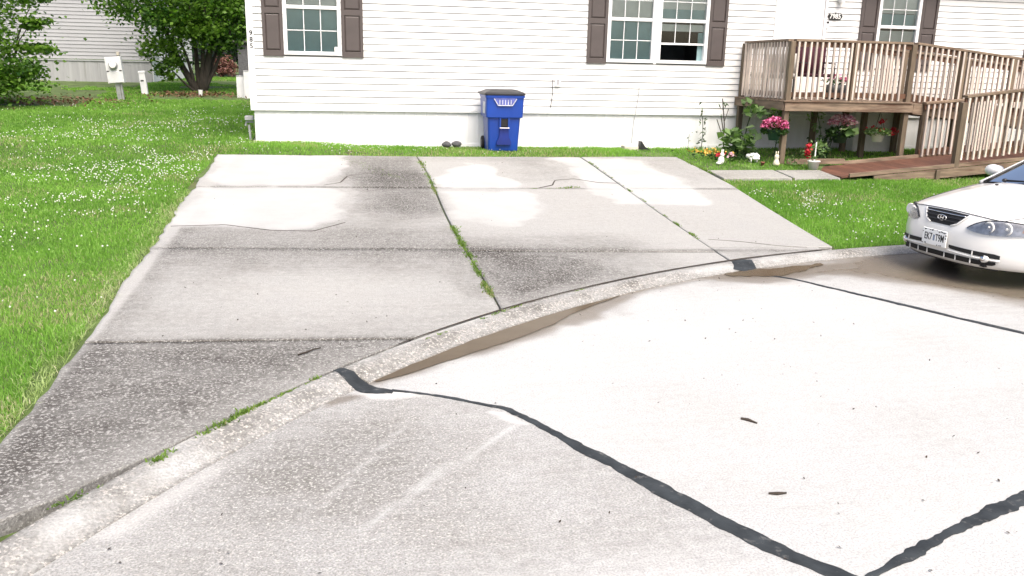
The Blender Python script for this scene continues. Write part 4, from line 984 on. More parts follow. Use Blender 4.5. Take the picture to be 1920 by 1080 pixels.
cu = empty('white_cup', (-3.86, 25.6, cz), label='small white cup left on bare soil below the multi-stemmed tree', cat='cup')
MB().lathe([(.045, 0), (.065, .15), (.07, .155), (.06, .15), (.04, .02)], (0, 0, .0), 16).build('cup', M['white'], cu, local=True)
for nm, x0, x1, y, h, lb in (('utility_box', -2.86, -2.65, 25.4, .55, 'shorter grey-white utility box by the corner of the white home'), ('utility_box', -2.64, -2.35, 25.2, .70, 'taller grey-white utility box against the corner of the white home')):
    z0 = 1.14 if h < .5 else 1.12; z0 = Yz(x0, y)
    o = empty(nm, ((x0 + x1) / 2, y, z0), label=lb, cat='utility box', group='utility boxes'); hh = h
    MB().box(x0, x1, y, y + .2, z0 - .05, z0 + hh, .012).build('cabinet', M['meter'], o); MB().box(x0 - .006, x1 + .006, y - .01, y + .206, z0 + hh, z0 + hh + .02, .006).build('lid', M['grey'], o)

# ------------------------------------------------------------------ trees
def stems(b, base, tips, r0, seed=0, wig=.12):
    rg = random.Random(seed)
    for tp in tips:
        pts = []; n = 7
        for i in range(n + 1):
            t = i / n; p = [base[k] + (tp[k] - base[k]) * t for k in range(3)]
            p[0] += wig * math.sin(t * 3.1 + rg.uniform(0, 1)) * (tp[0] - base[0]) * (1 - t) * .8 + (rg.uniform(-.03, .03) if 0 < i < n else 0); p[1] += rg.uniform(-.03, .03)
            pts.append(p)
        r = tp[3] if len(tp) > 3 else r0
        b.tube(pts, [r * (1.25 - .95 * i / n) for i in range(n + 1)], 8)
    return b
def tree(name, base, tips, r0, crown, leaf, m, label, cat='tree', group=None, seed=0, bark='bark', up=.35):
    o = empty(name, base, label=label, cat=cat, group=group)
    stems(MB(), (base[0], base[1], base[2] - .1), tips, r0, seed).build('trunk', M[bark], o, smooth=True)
    CC = []; TTs = []
    for i, (n, c, r, cl, sp) in enumerate(crown):
        P, t = cloud(n, c, r, seed * 13 + i, cl, sp); CC.append(P); TTs.append(t)
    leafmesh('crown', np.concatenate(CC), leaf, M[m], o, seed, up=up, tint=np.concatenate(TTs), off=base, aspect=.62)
    return o
tb = (-4.10, 27.2, Yz(-4.1, 27.2))
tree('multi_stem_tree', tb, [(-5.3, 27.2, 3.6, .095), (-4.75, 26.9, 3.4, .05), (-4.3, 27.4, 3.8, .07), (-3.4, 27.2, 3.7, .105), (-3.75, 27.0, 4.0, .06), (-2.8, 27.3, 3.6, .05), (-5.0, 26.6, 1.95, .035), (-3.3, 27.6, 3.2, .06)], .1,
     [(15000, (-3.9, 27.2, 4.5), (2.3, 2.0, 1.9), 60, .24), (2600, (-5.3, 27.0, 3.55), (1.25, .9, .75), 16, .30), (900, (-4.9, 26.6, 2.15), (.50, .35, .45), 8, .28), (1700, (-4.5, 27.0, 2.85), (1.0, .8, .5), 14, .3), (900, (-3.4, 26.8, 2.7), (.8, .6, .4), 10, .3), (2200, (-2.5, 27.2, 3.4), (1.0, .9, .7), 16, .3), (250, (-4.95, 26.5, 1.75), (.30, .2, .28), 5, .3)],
     .125, 'leafA', 'multi-stemmed leafy tree between the grey house and the white home', seed=3)
lb_ = (-8.0, 22.0, Yz(-8, 22))
tree('leafy_tree', lb_, [(-8.3, 22, 3.6, .10), (-7.6, 21.8, 3.4, .08), (-7.9, 22.3, 4.2, .09), (-6.9, 21.7, 2.6, .03), (-6.8, 21.8, 3.1, .025)], .1,
     [(9000, (-8.5, 22, 3.6), (1.55, 1.3, 1.7), 45, .26), (5200, (-8.1, 21.8, 1.8), (1.25, 1.0, .75), 26, .28), (420, (-6.75, 21.7, 2.20), (.42, .3, .12), 6, .35), (420, (-6.85, 21.7, 2.72), (.36, .3, .14), 6, .35), (300, (-6.75, 21.7, 3.25), (.40, .3, .10), 5, .35), (360, (-7.0, 21.7, 1.65), (.35, .3, .14), 6, .35)],
     .11, 'leafA', 'dense leafy tree at the left edge overhanging the back lawn', seed=5)
for k, (x, y, h, w_, lab) in enumerate(((-4.2, 44, 5.5, 2.6, 'dark tree seen through the stems of the multi-stemmed tree'), (-1.2, 46, 6.0, 3.0, 'dark tree rising behind the corner of the white home'), (-8.2, 47, 6.5, 3.4, 'dark tree behind the right-hand end of the grey house'))):
    z0 = Yz(x, y)
    tree('background_tree', (x, y, z0), [(x, y, z0 + h * .6, .16), (x + .6, y, z0 + h * .7, .10)], .15, [(9000, (x, y, z0 + h * .58), (w_, 1.6, h * .48), 50, .26)], .20, 'leafB', lab, group='trees behind the yard', seed=20 + k)
z0 = Yz(-5.0, 40)
tree('reddish_bush', (-5.05, 40, z0), [(-5.05, 40, z0 + .6, .04), (-5.2, 40, z0 + .5, .03)], .05, [(1900, (-5.05, 40, z0 + .45), (.45, .4, .42), 18, .3)], .10, 'leafpink', 'pinkish brown bush beyond the multi-stemmed tree', cat='bush', seed=31)
sh = empty('garden_shed', (-2.2, 42.5, Yz(-2, 42)), label='dark low shed in shade at the back of the yard', cat='shed')
z0 = Yz(-2, 42)
MB().box(-4.6, .5, 42, 44.5, z0 - .1, z0 + 1.5).build('wall', M['stone'], sh); MB().box(-4.8, .7, 41.8, 44.7, z0 + 1.5, z0 + 1.62).build('roof', M['shingle'], sh)
MB().box(-3.9, -3.2, 41.97, 41.998, z0, z0 + 1.3).build('door', M['bark'], sh)

# ------------------------------------------------------------------ grass
rg = np.random.default_rng(11)
XLv = np.vectorize(XL)
def xr_(y): return np.interp(y, [8, 8.74, 10.24, 12.17, 14.73], [5.50, 5.54, 5.68, 5.84, 5.88])
def region_pts(x0, x1, y0, y1, dens, keep, seed):
    r_ = np.random.default_rng(seed); n = int((x1 - x0) * (y1 - y0) * dens); x = r_.uniform(x0, x1, n); y = r_.uniform(y0, y1, n)
    k = keep(x, y); x, y = x[k], y[k]
    k = r_.random(len(x)) < .35 + 1.0 * fbm(x, y, 1.6, seed, 3); return x[k], y[k]
def outside(x, y): return np.hypot(x - OX, y - OY) > RC + .015 + .03 * vnoise(x, y, 9.)
def leftlawn(x, y):
    e = np.interp(y, EDGE_Y, EDGE_X) - .05 + .26 * (fbm(x * 0, y, 2.2, 90) - .50) * sm((14 - y) / 3)
    return (x < np.where(y < 14.62, e, HX0 - .06)) & outside(x, y) & ~((x > HX0 - .06) & (y > YW + .02))
def notyard(x, y):  # keep the bare soil round the tree, under the shrub and before the grey house thin
    bare = (fbm(x, y, .7, 91) > .56) & (y > 24.3) | (y > 29.8) & (fbm(x, y, .7, 92) > .5) | (x < -6.2) & (y > 21.6) & (x > -9.5) & (fbm(x, y, .9, 93) > .42)
    return leftlawn(x, y) & (y < NY - .1) & ~bare
parts = []
def lawn(name, regs, label, hscale=1.0):
    xs, ys, hs, ws = [], [], [], []
    for i, (a, b, c, d, dens, h, w, kf) in enumerate(regs):
        x, y = region_pts(a, b, c, d, dens, kf, 200 + i + len(name)); xs.append(x); ys.append(y); hs.append(np.full(len(x), h)); ws.append(np.full(len(x), w))
    x, y, h, w = map(np.concatenate, (xs, ys, hs, ws))
    h = h * (.34 + .80 * fbm(x, y, 2.3, 95)); t = .12 + .75 * fbm(x, y, 1.1, 96) + .25 * (fbm(x, y, 6., 97) - .5)
    o = blades(name, x, y, h, w, M['grass'], None, 5, .75, None, t); return tag(o, label, 'grass', kind='stuff')
lawn('lawn_grass', [(-4.6, -1.5, 3.4, 9.5, 6200, .062, .0065, leftlawn), (-7.5, -1.7, 9.5, 15, 3600, .062, .009, leftlawn), (-11, -1.5, 15, 22, 1700, .065, .014, leftlawn), (-15, -1.5, 22, 31, 1000, .07, .022, notyard), (-7, 2, 33, 41, 250, .07, .03, lambda x, y: x > -6)], 'bright green grass of the lawn left of the driveway')
def rightlawn(x, y): return (x > xr_(y) + .01 + .05 * (fbm(x, y, 3., 98) - .4)) & outside(x, y) & ((y < 12.60) | (y > 13.33) | (x > 8.0)) & ~((x > 7.98) & (y > 12.60) & (y < 13.95) & (x < 9.2)) & (y < YW)
lawn('lawn_grass', [(5.4, 11.5, 8.3, 12.7, 4200, .068, .009, rightlawn), (5.9, 14, 12.7, 15.9, 1500, .06, .011, rightlawn)], 'green grass between the driveway, the ramp and the parked car')
def strip(x, y): return (y > 14.60 + .06 * (fbm(x, y, 3., 99) - .2)) & (y < YW + .02)
lawn('lawn_grass', [(-1.97, 5.3, 14.55, 15.92, 2700, .062, .010, strip), (5.3, 6.2, 14.75, 15.9, 900, .05, .010, strip)], 'strip of grass between the driveway and the white wall')

# white clover heads
def heads(name, spots, label, seed):
    r_ = np.random.default_rng(seed); C = []
    for (x, y, s1, s2, n) in spots:
        px = r_.normal(x, s1, n); py = r_.normal(y, s2, n); k = (fbm(px, py, 2.2, 101) > .47) & (outside(px, py)); C.append(np.stack((px[k], py[k]), -1))
    C = np.concatenate(C); k = leftlawn(C[:, 0], C[:, 1]) | (rightlawn(C[:, 0], C[:, 1]) & (C[:, 0] > 5.4) & (C[:, 1] < 12.5)) | (strip(C[:, 0], C[:, 1]) & (C[:, 0] > -1.9) & (C[:, 0] < 5)); C = C[k]
    n = len(C); z = zg(C[:, 0], C[:, 1]) + r_.uniform(.015, .055, n); rr = r_.uniform(.0060, .0120, n) * (1 + .012 * np.maximum(C[:, 1] - 10, 0))
    u = np.array([(0, 0, 1.)] + [(math.cos(a) * .95, math.sin(a) * .95, .25) for a in np.arange(6) * math.pi / 3] + [(math.cos(a) * .6, math.sin(a) * .6, -.55) for a in np.arange(6) * math.pi / 3])
    V = (np.stack((C[:, 0], C[:, 1], z), -1)[:, None, :] + u[None] * rr[:, None, None]).reshape(-1, 3)
    f = [(0, 1 + k, 1 + (k + 1) % 6) for k in range(6)]; q = [(1 + k, 7 + k, 7 + (k + 1) % 6, 1 + (k + 1) % 6) for k in range(6)]
    i = np.arange(n)[:, None] * 13; fl = np.concatenate([i + list(t) for t in f + q], 1).ravel()
    o = npmesh(name, V, fl, np.tile([3] * 6 + [4] * 6, n), M['clover']); return tag(o, label, 'clover', kind='stuff')
heads('clover_flowers', [(-4.5, 16.2, 1.2, 1.0, 480), (-3.9, 18.0, 1.2, .8, 420), (-3.3, 12.8, .8, .8, 520), (-3.5, 11.1, .5, .5, 200), (-3.2, 9.4, .4, .6, 90), (-2.9, 10.4, .5, .5, 110), (-2.9, 14.2, .7, .7, 420), (-2.4, 12.6, .4, .7, 150), (-4.2, 20.5, 1.8, 1.2, 230), (-2.6, 18.9, .7, 1.6, 240), (-5.5, 13.8, .8, 1.0, 220), (-2.6, 7.6, .3, .7, 26), (-2.5, 15.4, .6, .5, 160)], 'white clover flowers scattered through the left lawn', 3)
heads('clover_flowers', [(6.30, 11.2, .25, .35, 260), (6.6, 10.2, .4, .5, 120), (6.9, 11.8, .7, .4, 130), (6.4, 9.3, .35, .3, 30)], 'white clover flowers in the grass beside the parked car', 4)
heads('clover_flowers', [(-.4, 15.3, 1.2, .3, 240), (3.0, 15.1, 1.0, .3, 30)], 'white clover flowers in the grass strip below the white wall', 6)

# weeds in the joints
def weeds(name, lines, label, seed, m='weed'):
    """separate ragged tufts along a joint"""
    r_ = np.random.default_rng(seed); X, Y, H = [], [], []
    for (pts, n, wid, h) in lines:
        L = np.array(pts, float); nt_ = max(int(n / 22), 4); t = np.sort(r_.random(nt_)) * (len(L) - 1); t = t + .04 * r_.normal(size=nt_)
        t = np.clip(t, 0, len(L) - 1.001); i = t.astype(int); f = (t - i)[:, None]; c = L[i] * (1 - f) + L[i + 1] * f
        keep = vnoise(c[:, 0], c[:, 1], 3.2, seed) > .32; c = c[keep]
        for q in c:
            sz = r_.gamma(1.6, .42); k = int(6 + 15 * sz); d = (L[-1] - L[0]) / np.linalg.norm(L[-1] - L[0])
            p = q + np.outer(r_.normal(0, wid * (.5 + .9 * sz), k), d) + r_.normal(0, wid * (.25 + .35 * sz), (k, 2))
            X.append(p[:, 0]); Y.append(p[:, 1]); H.append(np.full(k, h * (.35 + .40 * sz)))
    x, y, h = map(np.concatenate, (X, Y, H)); zz = np.where(np.hypot(x - OX, y - OY) > RC, zg(x, y), curbz(x, y)) - .004
    o = blades(name, x, y, h, .010, M[m], None, seed, 1.4, zz, .20 + .7 * fbm(x, y, 5., seed)); return tag(o, label, 'weeds', kind='stuff')
weeds('joint_weeds', [([(1.225, 14.6), (1.225, 13.0), (1.225, 11.5)], 1300, .030, .032), ([(1.225, 9.9), (1.225, 8.4), (1.225, 6.75)], 3400, .028, .034)], 'pale green weeds growing in the long joint near the middle of the driveway', 41)
weeds('joint_weeds', [([(4.1, 14.5), (4.07, 11.5), (4.02, 8.4)], 1500, .016, .026)], 'sparse weeds growing in the right-hand long joint of the driveway', 42)
weeds('joint_weeds', [([(-1.30, 3.77), (-1.0, 4.12), (-.64, 4.68)], 700, .016, .028), ([(-.66, 4.66), (-.40, 5.0), (-.2, 5.26)], 500, .014, .03), ([(.48, 5.90), (1.26, 6.63), (1.4, 6.76)], 350, .014, .026), ([(1.5, 6.85), (2.52, 7.52)], 90, .010, .022)], 'small weeds growing along the back of the kerb', 43)
weeds('joint_weeds', [([(.1, 14.2), (.5, 13.2), (.8, 12.6)], 500, .09, .02), ([(2.6, 11.9), (3.4, 12.0), (3.7, 12.3)], 160, .02, .018)], 'weeds sprouting from the dirty cracked back slab of the driveway', 44)
weeds('joint_weeds', [([(5.86, 12.3), (5.9, 13.2), (5.85, 14.5)], 700, .03, .035), ([(7.115, 12.65), (7.115, 13.28)], 150, .012, .02)], 'weeds along the joints between the driveway and the footpath', 45)
# longer pale blades hanging over the left edge of the driveway
r_ = np.random.default_rng(77); n = 4200; y = r_.uniform(3.4, 12.5, n); x = np.interp(y, EDGE_Y, EDGE_X) - np.abs(r_.normal(0, .10, n))
k = fbm(x, y, 1.7, 88) > .42
o = blades('edge_grass', x[k], y[k], .060, .006, M['straw'], None, 9, 1.6, None, .35 + .6 * fbm(x[k], y[k], 3.)); tag(o, 'longer pale grass blades falling over the left edge of the driveway', 'grass', kind='stuff')

# ------------------------------------------------------------------ parked car (nose towards the viewer's left)
CARX, CARY, CARA = 5.94, 7.60, R(6)
car = empty('parked_car', (CARX, CARY, 0.0), CARA, label='white sedan parked along the kerb at the right edge', cat='car')
car.scale = (.97, .97, .935)
HWD = .86
def xcz(z): return float(np.interp(z, [.17, .20, .26, .33, .45, .54, .60, .66, .70, .74], [.10, .065, .022, .004, .0, .012, .03, .055, .078, .105]))
def xface(y, z):
    k = min(abs(y) / HWD, 1.0); return xcz(z) + .05 * k * k + .37 * k ** 3.4
def ztop(y): k = min(abs(y) / HWD, 1.0); return .745 - .075 * k ** 2
def bp(nm, m, b, smooth=True, parent=None): return b.build(nm, M[m], parent or car, smooth=smooth, local=True)
ysS = [HWD * math.sin(t) for t in np.linspace(-math.pi / 2, math.pi / 2, 49)]
# front bumper and nose
NF = 18
P = [[(xface(y, .205 + (ztop(y) - .205) * i / NF), y * (1 - .02 * (1 - i / NF)), .205 + (ztop(y) - .205) * i / NF) for y in ysS] for i in range(NF + 1)]
P.insert(0, [(p[0] + .10, p[1] * .97, .20) for p in P[0]])
bp('front_bumper', 'paint', MB().grid(P))
# bonnet
XCO = 1.20
def hood(q, y):
    k = min(abs(y) / HWD, 1.); x0 = xface(y, ztop(y)); x1 = XCO - .02 + .10 * k * k
    x = x0 + (x1 - x0) * q; ze = .965 - .075 * k ** 2.2
    z = ztop(y) + (ze - ztop(y)) * (q ** .84) + .010 * math.sin(math.pi * q); w = 1 - .055 * q
    # raised centre with soft creases
    z += .010 * (1 - sm((abs(y) - .42) / .16)) * sm(q * 4)
    return (x, y * w, float(z))
P = [[hood(q, y) for y in ysS] for q in np.linspace(0, 1, 22)]
bp('bonnet', 'paint', MB().grid(P))
# flanks with wheel openings
WHX = (.90, 3.50); WR = .31; AR = .345
xsd = list(np.linspace(0, 1, 24)); flank_top = [hood(q, HWD) for q in xsd]
tail = [(float(x), float(np.interp(x, [1.3, 1.6, 3.2, 4.1, 4.42], [.812, .83, .835, .80, .72])), float(np.interp(x, [1.3, 2.5, 3.7, 4.2, 4.42], [.890, .925, .975, .965, .90]))) for x in np.linspace(1.36, 4.42, 76)]
top = flank_top + tail
for s in (-1, 1):
    nr_ = 30; rows = []
    for i in range(nr_ + 1):
        v = i / nr_; row = []
        for (x, y, z) in top:
            zz = z + (.19 - z) * v; bul = .030 * math.sin(math.pi * min(v * 1.25, 1)) - .045 * max(v - .75, 0) / .25 * 1.0
            yy = min(y + bul + .02 * (1 - (1 - v) ** 2) * (1 if x < 4.2 else .3), .875)
            # keep the front edge on the bumper's own edge
            f = sm((x - .50) / .25); yb = HWD * (1 - .02 * (1 - max(min((zz - .17) / .5, 1), 0)))
            yy = yb * (1 - f) + yy * f
            xx = x if x > .75 else x + (xface(HWD, max(zz, .17)) - xface(HWD, ztop(HWD))) * (1 - sm((x - .45) / .3))
            row.append((float(xx), s * float(yy), float(zz)))
        rows.append(row)
    nc_ = len(rows[0]); fs = []
    for i in range(nr_):
        for j in range(nc_ - 1):
            cx = (rows[i][j][0] + rows[i + 1][j + 1][0]) / 2; cz = (rows[i][j][2] + rows[i + 1][j + 1][2]) / 2
            if any(math.hypot(cx - w, cz - WR) < AR for w in WHX): continue
            fs.append((i * nc_ + j, i * nc_ + j + 1, (i + 1) * nc_ + j + 1, (i + 1) * nc_ + j))
    b = MB(); b.add([p for r2 in rows for p in r2], fs); bp('flank', 'paint', b)
    for w in WHX:
        b = MB(); b.tube([(w + (AR + .004) * math.cos(t), s * .852, WR + (AR + .004) * math.sin(t)) for t in np.linspace(R(-22), R(202), 30)], .018, 8); bp('wheel_arch', 'paint', b)
        wh = bp('wheel', 'rubber', MB().lathe([(.20, -.09), (.28, -.095), (WR, -.07), (WR, .07), (.28, .095), (.20, .09)], (w, s * .735, WR), 28, 'y'))
        bp('rim', 'chrome', MB().lathe([(.05, -.085), (.19, -.075), (.205, -.088), (.205, .088), (.19, .075), (.05, .085)], (w, s * .735, WR), 24, 'y'), True, wh)
        for t in range(5):
            a = t * 2 * math.pi / 5; bp('spoke', 'grey', MB().beam((w + .05 * math.cos(a), s * .825, WR + .05 * math.sin(a)), (w + .19 * math.cos(a), s * .825, WR + .19 * math.sin(a)), .045, .02, (0, 1, 0)), False, wh)
# underbody, boot and tail
bp('underbody', 'dark', MB().box(.35, 4.2, -.60, .60, .17, .40).box(1.25, 3.1, -.80, .80, .17, .40).box(.12, .5, -.55, .55, .22, .60), False)
P = [[(float(x), float(np.interp(x, [3.7, 4.42], [.80, .72])) * k, float(np.interp(x, [3.7, 4.2, 4.42], [.975, .965, .90])) + .05 * (1 - abs(k) ** 2.5)) for k in np.linspace(-1, 1, 21)] for x in np.linspace(3.6, 4.42, 10)]
for zt in np.linspace(.88, .19, 12): P.append([(4.42 + .07 * math.sin(math.pi * (zt - .19) / .75) + .04 * (1 - abs(k) ** 3), float(np.interp(zt, [.19, .5, .9], [.80, .84, .72])) * k, zt + .05 * (1 - abs(k) ** 2.5) * (zt - .19) / .7) for k in np.linspace(-1, 1, 21)])
bp('boot', 'paint', MB().grid(P))
for s in (-1, 1): bp('tail_lamp', 'red', MB().box(4.44, 4.50, s * .62 - .12, s * .62 + .12, .66, .82, .01), False)
# greenhouse
def gl(x, k):  # height of the roof line and its half width at station x
    zt = float(np.interp(x, [1.22, 1.5, 1.8, 2.05, 2.4, 2.9, 3.15, 3.5, 3.82], [.955, 1.12, 1.29, 1.385, 1.425, 1.415, 1.37, 1.18, .985]))
    return zt
def belt(x): return float(np.interp(x, [1.22, 2.5, 3.7, 3.9], [.905, .925, .975, .975]))
def xsec(x, u):  # u 0 at belt .. 1 at centre of roof (half section, +y)
    zt, zb = gl(x, 0), belt(x); wb = .79; h = max(zt - zb, .001)
    wt = .79 - .24 * min(h / .47, 1.0)
    return wb, wt, zb, zt
def roof_pt(x, k):
    wb, wt, zb, zt = xsec(x, 0); return (x + .06 * (1 - k * k) * (-1 if x < 2.4 else 1) * (1 if x < 2.0 or x > 3.1 else 0) + (.05 if x < 2.0 else 0), wt * k, zt - .045 * abs(k) ** 2.4)
ks = np.linspace(-1, 1, 21)
bp('windscreen', 'cglass', MB().grid([[roof_pt(x, k * .94) for k in ks] for x in np.linspace(1.24, 2.02, 12)]))
bp('roof', 'paint', MB().grid([[roof_pt(x, k) for k in ks] for x in np.linspace(2.0, 3.16, 14)]))
bp('rear_window', 'cglass', MB().grid([[roof_pt(x, k * .93) for k in ks] for x in np.linspace(3.15, 3.80, 10)]))
for s in (-1, 1):
    side_t = [roof_pt(x, s) for x in np.linspace(1.24, 3.8, 40)]; side_b = [(p[0], s * .80, belt(p[0])) for p in side_t]
    rows = [[tuple(a[i] + (c[i] - a[i]) * t for i in range(3)) for a, c in zip(side_b, side_t)] for t in np.linspace(0, 1, 6)]
    bp('side_window', 'cglass', MB().grid(rows))
    bp('windscreen_pillar', 'paint', MB().tube([roof_pt(x, s * .99) for x in np.linspace(1.20, 2.06, 10)], .026, 8))
    bp('pillar_trim', 'black', MB().tube([tuple(np.add(roof_pt(x, s * .945), (-.004, 0, .010))) for x in np.linspace(1.22, 2.02, 10)], .011, 6))
    bp('roof_rail', 'paint', MB().tube([roof_pt(x, s * .99) for x in np.linspace(2.0, 3.2, 12)], .022, 8))
    bp('rear_pillar', 'paint', MB().tube([roof_pt(x, s * .98) for x in np.linspace(3.12, 3.84, 10)], [.03] * 5 + [.05, .06, .07, .07, .07], 8))
    bp('door_pillar', 'black', MB().beam((2.42, s * .797, .92), (2.50, s * .575, 1.385), .06, .02, (0, 1, 0)), False)
    # door mirror
    mr = bp('door_mirror', 'paint', MB().ball((1.62, s * .96, 1.03), .075, .105, .072, 16, 12))
    bp('mirror_arm', 'black', MB().beam((1.64, s * .80, .965), (1.63, s * .90, 1.0), .06, .045), False, mr)
    bp('mirror_glass', 'chrome', MB().lathe([(.02, 0), (.06, .0), (.06, .01), (.02, .01)], (1.69, s * .96, 1.03), 16, 'x', 1.4, 1), False, mr)
    bp('door_handle', 'paint', MB().beam((2.15, s * .872, .80), (2.33, s * .872, .80), .02, .03), False)
    for xd in (1.42, 2.44): bp('door_gap', 'dark', MB().beam((xd, s * .866, .34), (xd - .02, s * .862, .88), .006, .012, (0, 1, 0)), False)
# scuttle, wipers, washer jets, seats behind the glass
bp('scuttle', 'black', MB().grid([[(XCO - .03 + .10 * k * k + a, .80 * k, .962 - .072 * abs(k) ** 2.2 + zz) for k in ks] for a, zz in ((-.012, .004), (.05, .002), (.12, .02))]))
for y0, y1 in ((.40, -.22), (-.25, -.74)):
    wp = bp('wiper', 'black', MB().tube([(XCO + .02, y0, .982), (XCO + .06, y0 * .6 + y1 * .4, 1.000), (XCO + .10, y1, .995)], [.014, .011, .006], 6))
    bp('wiper_pivot', 'black', MB().ball((XCO + .02, y0, .985), .03, .03, .022, 10, 6), True, wp)
for y in (-.32, .32): bp('washer_jet', 'black', MB().box(1.02, 1.045, y - .012, y + .012, hood(.87, y)[2] - .003, hood(.87, y)[2] + .012, .003), False)
for y in (-.36, .36):
    st = bp('seat', 'interior', MB().box(2.25, 2.38, y - .24, y + .24, .60, 1.10, .04)); bp('headrest', 'interior', MB().box(2.32, 2.40, y - .12, y + .12, 1.12, 1.28, .03), True, st)
bp('dashboard', 'interior', MB().box(1.42, 1.75, -.70, .70, .72, .95, .04)); bp('cabin_floor', 'interior', MB().box(1.4, 3.6, -.76, .76, .36, .42), False)
bp('steering_wheel', 'black', MB().tube([(1.86 + .06 * math.sin(t), -.36 + .18 * math.cos(t), .90 + .17 * math.sin(t)) for t in np.linspace(0, 2 * math.pi, 22)], .014, 6))
# patches lying on the nose
def fpatch(ya, yb, zlo, zhi, off, ny=24, nz=5, side_=1):
    return MB().grid([[(xface(y, (zlo(y) + (zhi(y) - zlo(y)) * v)) - off, side_ * y, zlo(y) + (zhi(y) - zlo(y)) * v) for y in np.linspace(ya, yb, ny)] for v in np.linspace(0, 1, nz)])
ip = lambda xs, ys: (lambda y: float(np.interp(y, xs, ys)))
gt = lambda y: ztop(y) - .012
gb = ip([-.30, -.21, -.14, .14, .21, .30], [.728, .618, .588, .588, .618, .728])
gr_ = bp('grille', 'dark', fpatch(-.295, .295, gb, gt, .006, 40, 8))
for zz, hw in ((.705, .265), (.668, .238), (.632, .205)):
    bp('grille_bar', 'chrome' if zz > .69 else 'black', MB().tube([(xface(y, zz) - .013, y, zz) for y in np.linspace(-hw, hw, 20)], .006, 6), True, gr_)
for s in (-1, 1): bp('grille_surround', 'paint', MB().tube([(xface(y, gb(y) if abs(y) < .3 else .73) - .006, s * y, gb(y)) for y in (.14, .18, .21, .24, .27, .297)], .010, 6), True, gr_)
# emblem: oval ring with a slanted letter
em = empty('emblem', (xcz(.655) - .018, 0, .655)); em.parent = car
MB().tube([(.0, .058 * math.cos(t), .030 * math.sin(t)) for t in np.linspace(0, 2 * math.pi, 30)], .005, 6).build('ring', M['chrome'], em, True, True)
for s in (-1, 1): MB().beam((0, s * .020 + .008, -.022), (0, s * .020 - .008, .022), .011, .008, (1, 0, 0)).build('letter_stroke', M['chrome'], em, False, True)
MB().beam((0, -.022, .005), (0, .022, -.005), .009, .008, (1, 0, 0)).build('letter_stroke', M['chrome'], em, False, True)
# lamps
hb = ip([.33, .40, .50, .65, .80, .86], [.596, .574, .562, .564, .580, .604]); ht = ip([.33, .38, .46, .58, .70, .80, .86], [.604, .648, .692, .712, .705, .687, .675])
for s in (-1, 1):
    hl = bp('headlamp', 'lampbase', fpatch(.33, .858, hb, ht, .004, 28, 8, s))
    for yc, rr, mm in ((.525, .054, 'white'), (.655, .058, 'white')):
        xx = xface(yc, .64); bp('reflector', mm, MB().lathe([(.012, .006), (rr * .6, .012), (rr, -.004), (rr + .006, .0), (rr + .006, .01)], (xx - .012, s * yc, .638), 20, 'x'), True, hl)
        bp('bulb', 'white', MB().ball((xx - .010, s * yc, .638), .012, .018, .018, 10, 8), True, hl)
    bp('indicator', 'amber', fpatch(.755, .80, lambda y: .615, lambda y: .665, .010, 8, 4, s), True, hl)
    bp('lens', 'lens', fpatch(.332, .856, hb, ht, .022, 28, 8, s), True, hl)
    bp('lamp_gap', 'dark', MB().tube([(xface(y, ht(y)) - .004, s * y, ht(y) + .002) for y in np.linspace(.33, .858, 20)], .006, 6), True, hl)
    # bumper openings either side of the plate
    up = bp('bumper_slot', 'dark', fpatch(.175, .66, ip([.175, .20, .66], [.362, .350, .322]), ip([.175, .62, .66], [.392, .374, .362]), .004, 24, 4, s))
    lo = bp('bumper_slot', 'dark', fpatch(.0, .63, ip([0, .5, .60, .63], [.240, .236, .245, .262]), ip([0, .3, .63], [.300, .298, .288]), .004, 24, 4, s))
    bp('slot_strip', 'paint', MB().tube([(xface(y, .325) - .001, s * y, .338 - .052 * y) for y in np.linspace(.15, .66, 20)], .009, 8))
    for yv in (.12, .26, .42): bp('slot_bar', 'paint', MB().beam((xface(yv, .27) - .006, s * yv, .238), (xface(yv, .27) - .006, s * yv, .30), .008, .010, (1, 0, 0)), False, lo)
    bp('slot_bar', 'paint', MB().beam((xface(.44, .35) - .006, s * .44, .332), (xface(.44, .35) - .006, s * .44, .378), .008, .012, (1, 0, 0)), False, up)
    fg = bp('fog_lamp', 'paint', MB().lathe([(.030, -.008), (.046, -.006), (.050, .01), (.050, .02)], (xface(.53, .31) + .004, s * .53, .312), 20, 'x', 1.2, .85))
    bp('lens', 'chrome', MB().ball((xface(.53, .31) - .010, s * .53, .312), .012, .038, .026, 14, 8), True, fg)
    bp('bonnet_gap', 'dark', MB().tube([tuple(np.add(hood(q, s * float(np.interp(q, [0, .12, 1], [.60, .66, .78]))), (0, 0, .001))) for q in np.linspace(0, 1, 24)], .004, 6))
bp('bonnet_gap', 'dark', MB().tube([(xface(y, ztop(y)) - .002, y, ztop(y) + .001) for y in np.linspace(-.62, .62, 40)], .004, 6))
bp('bumper_lip', 'black', MB().tube([(xface(y, .2) + .03, y * .98, .203) for y in np.linspace(-.62, .62, 30)], .018, 6))
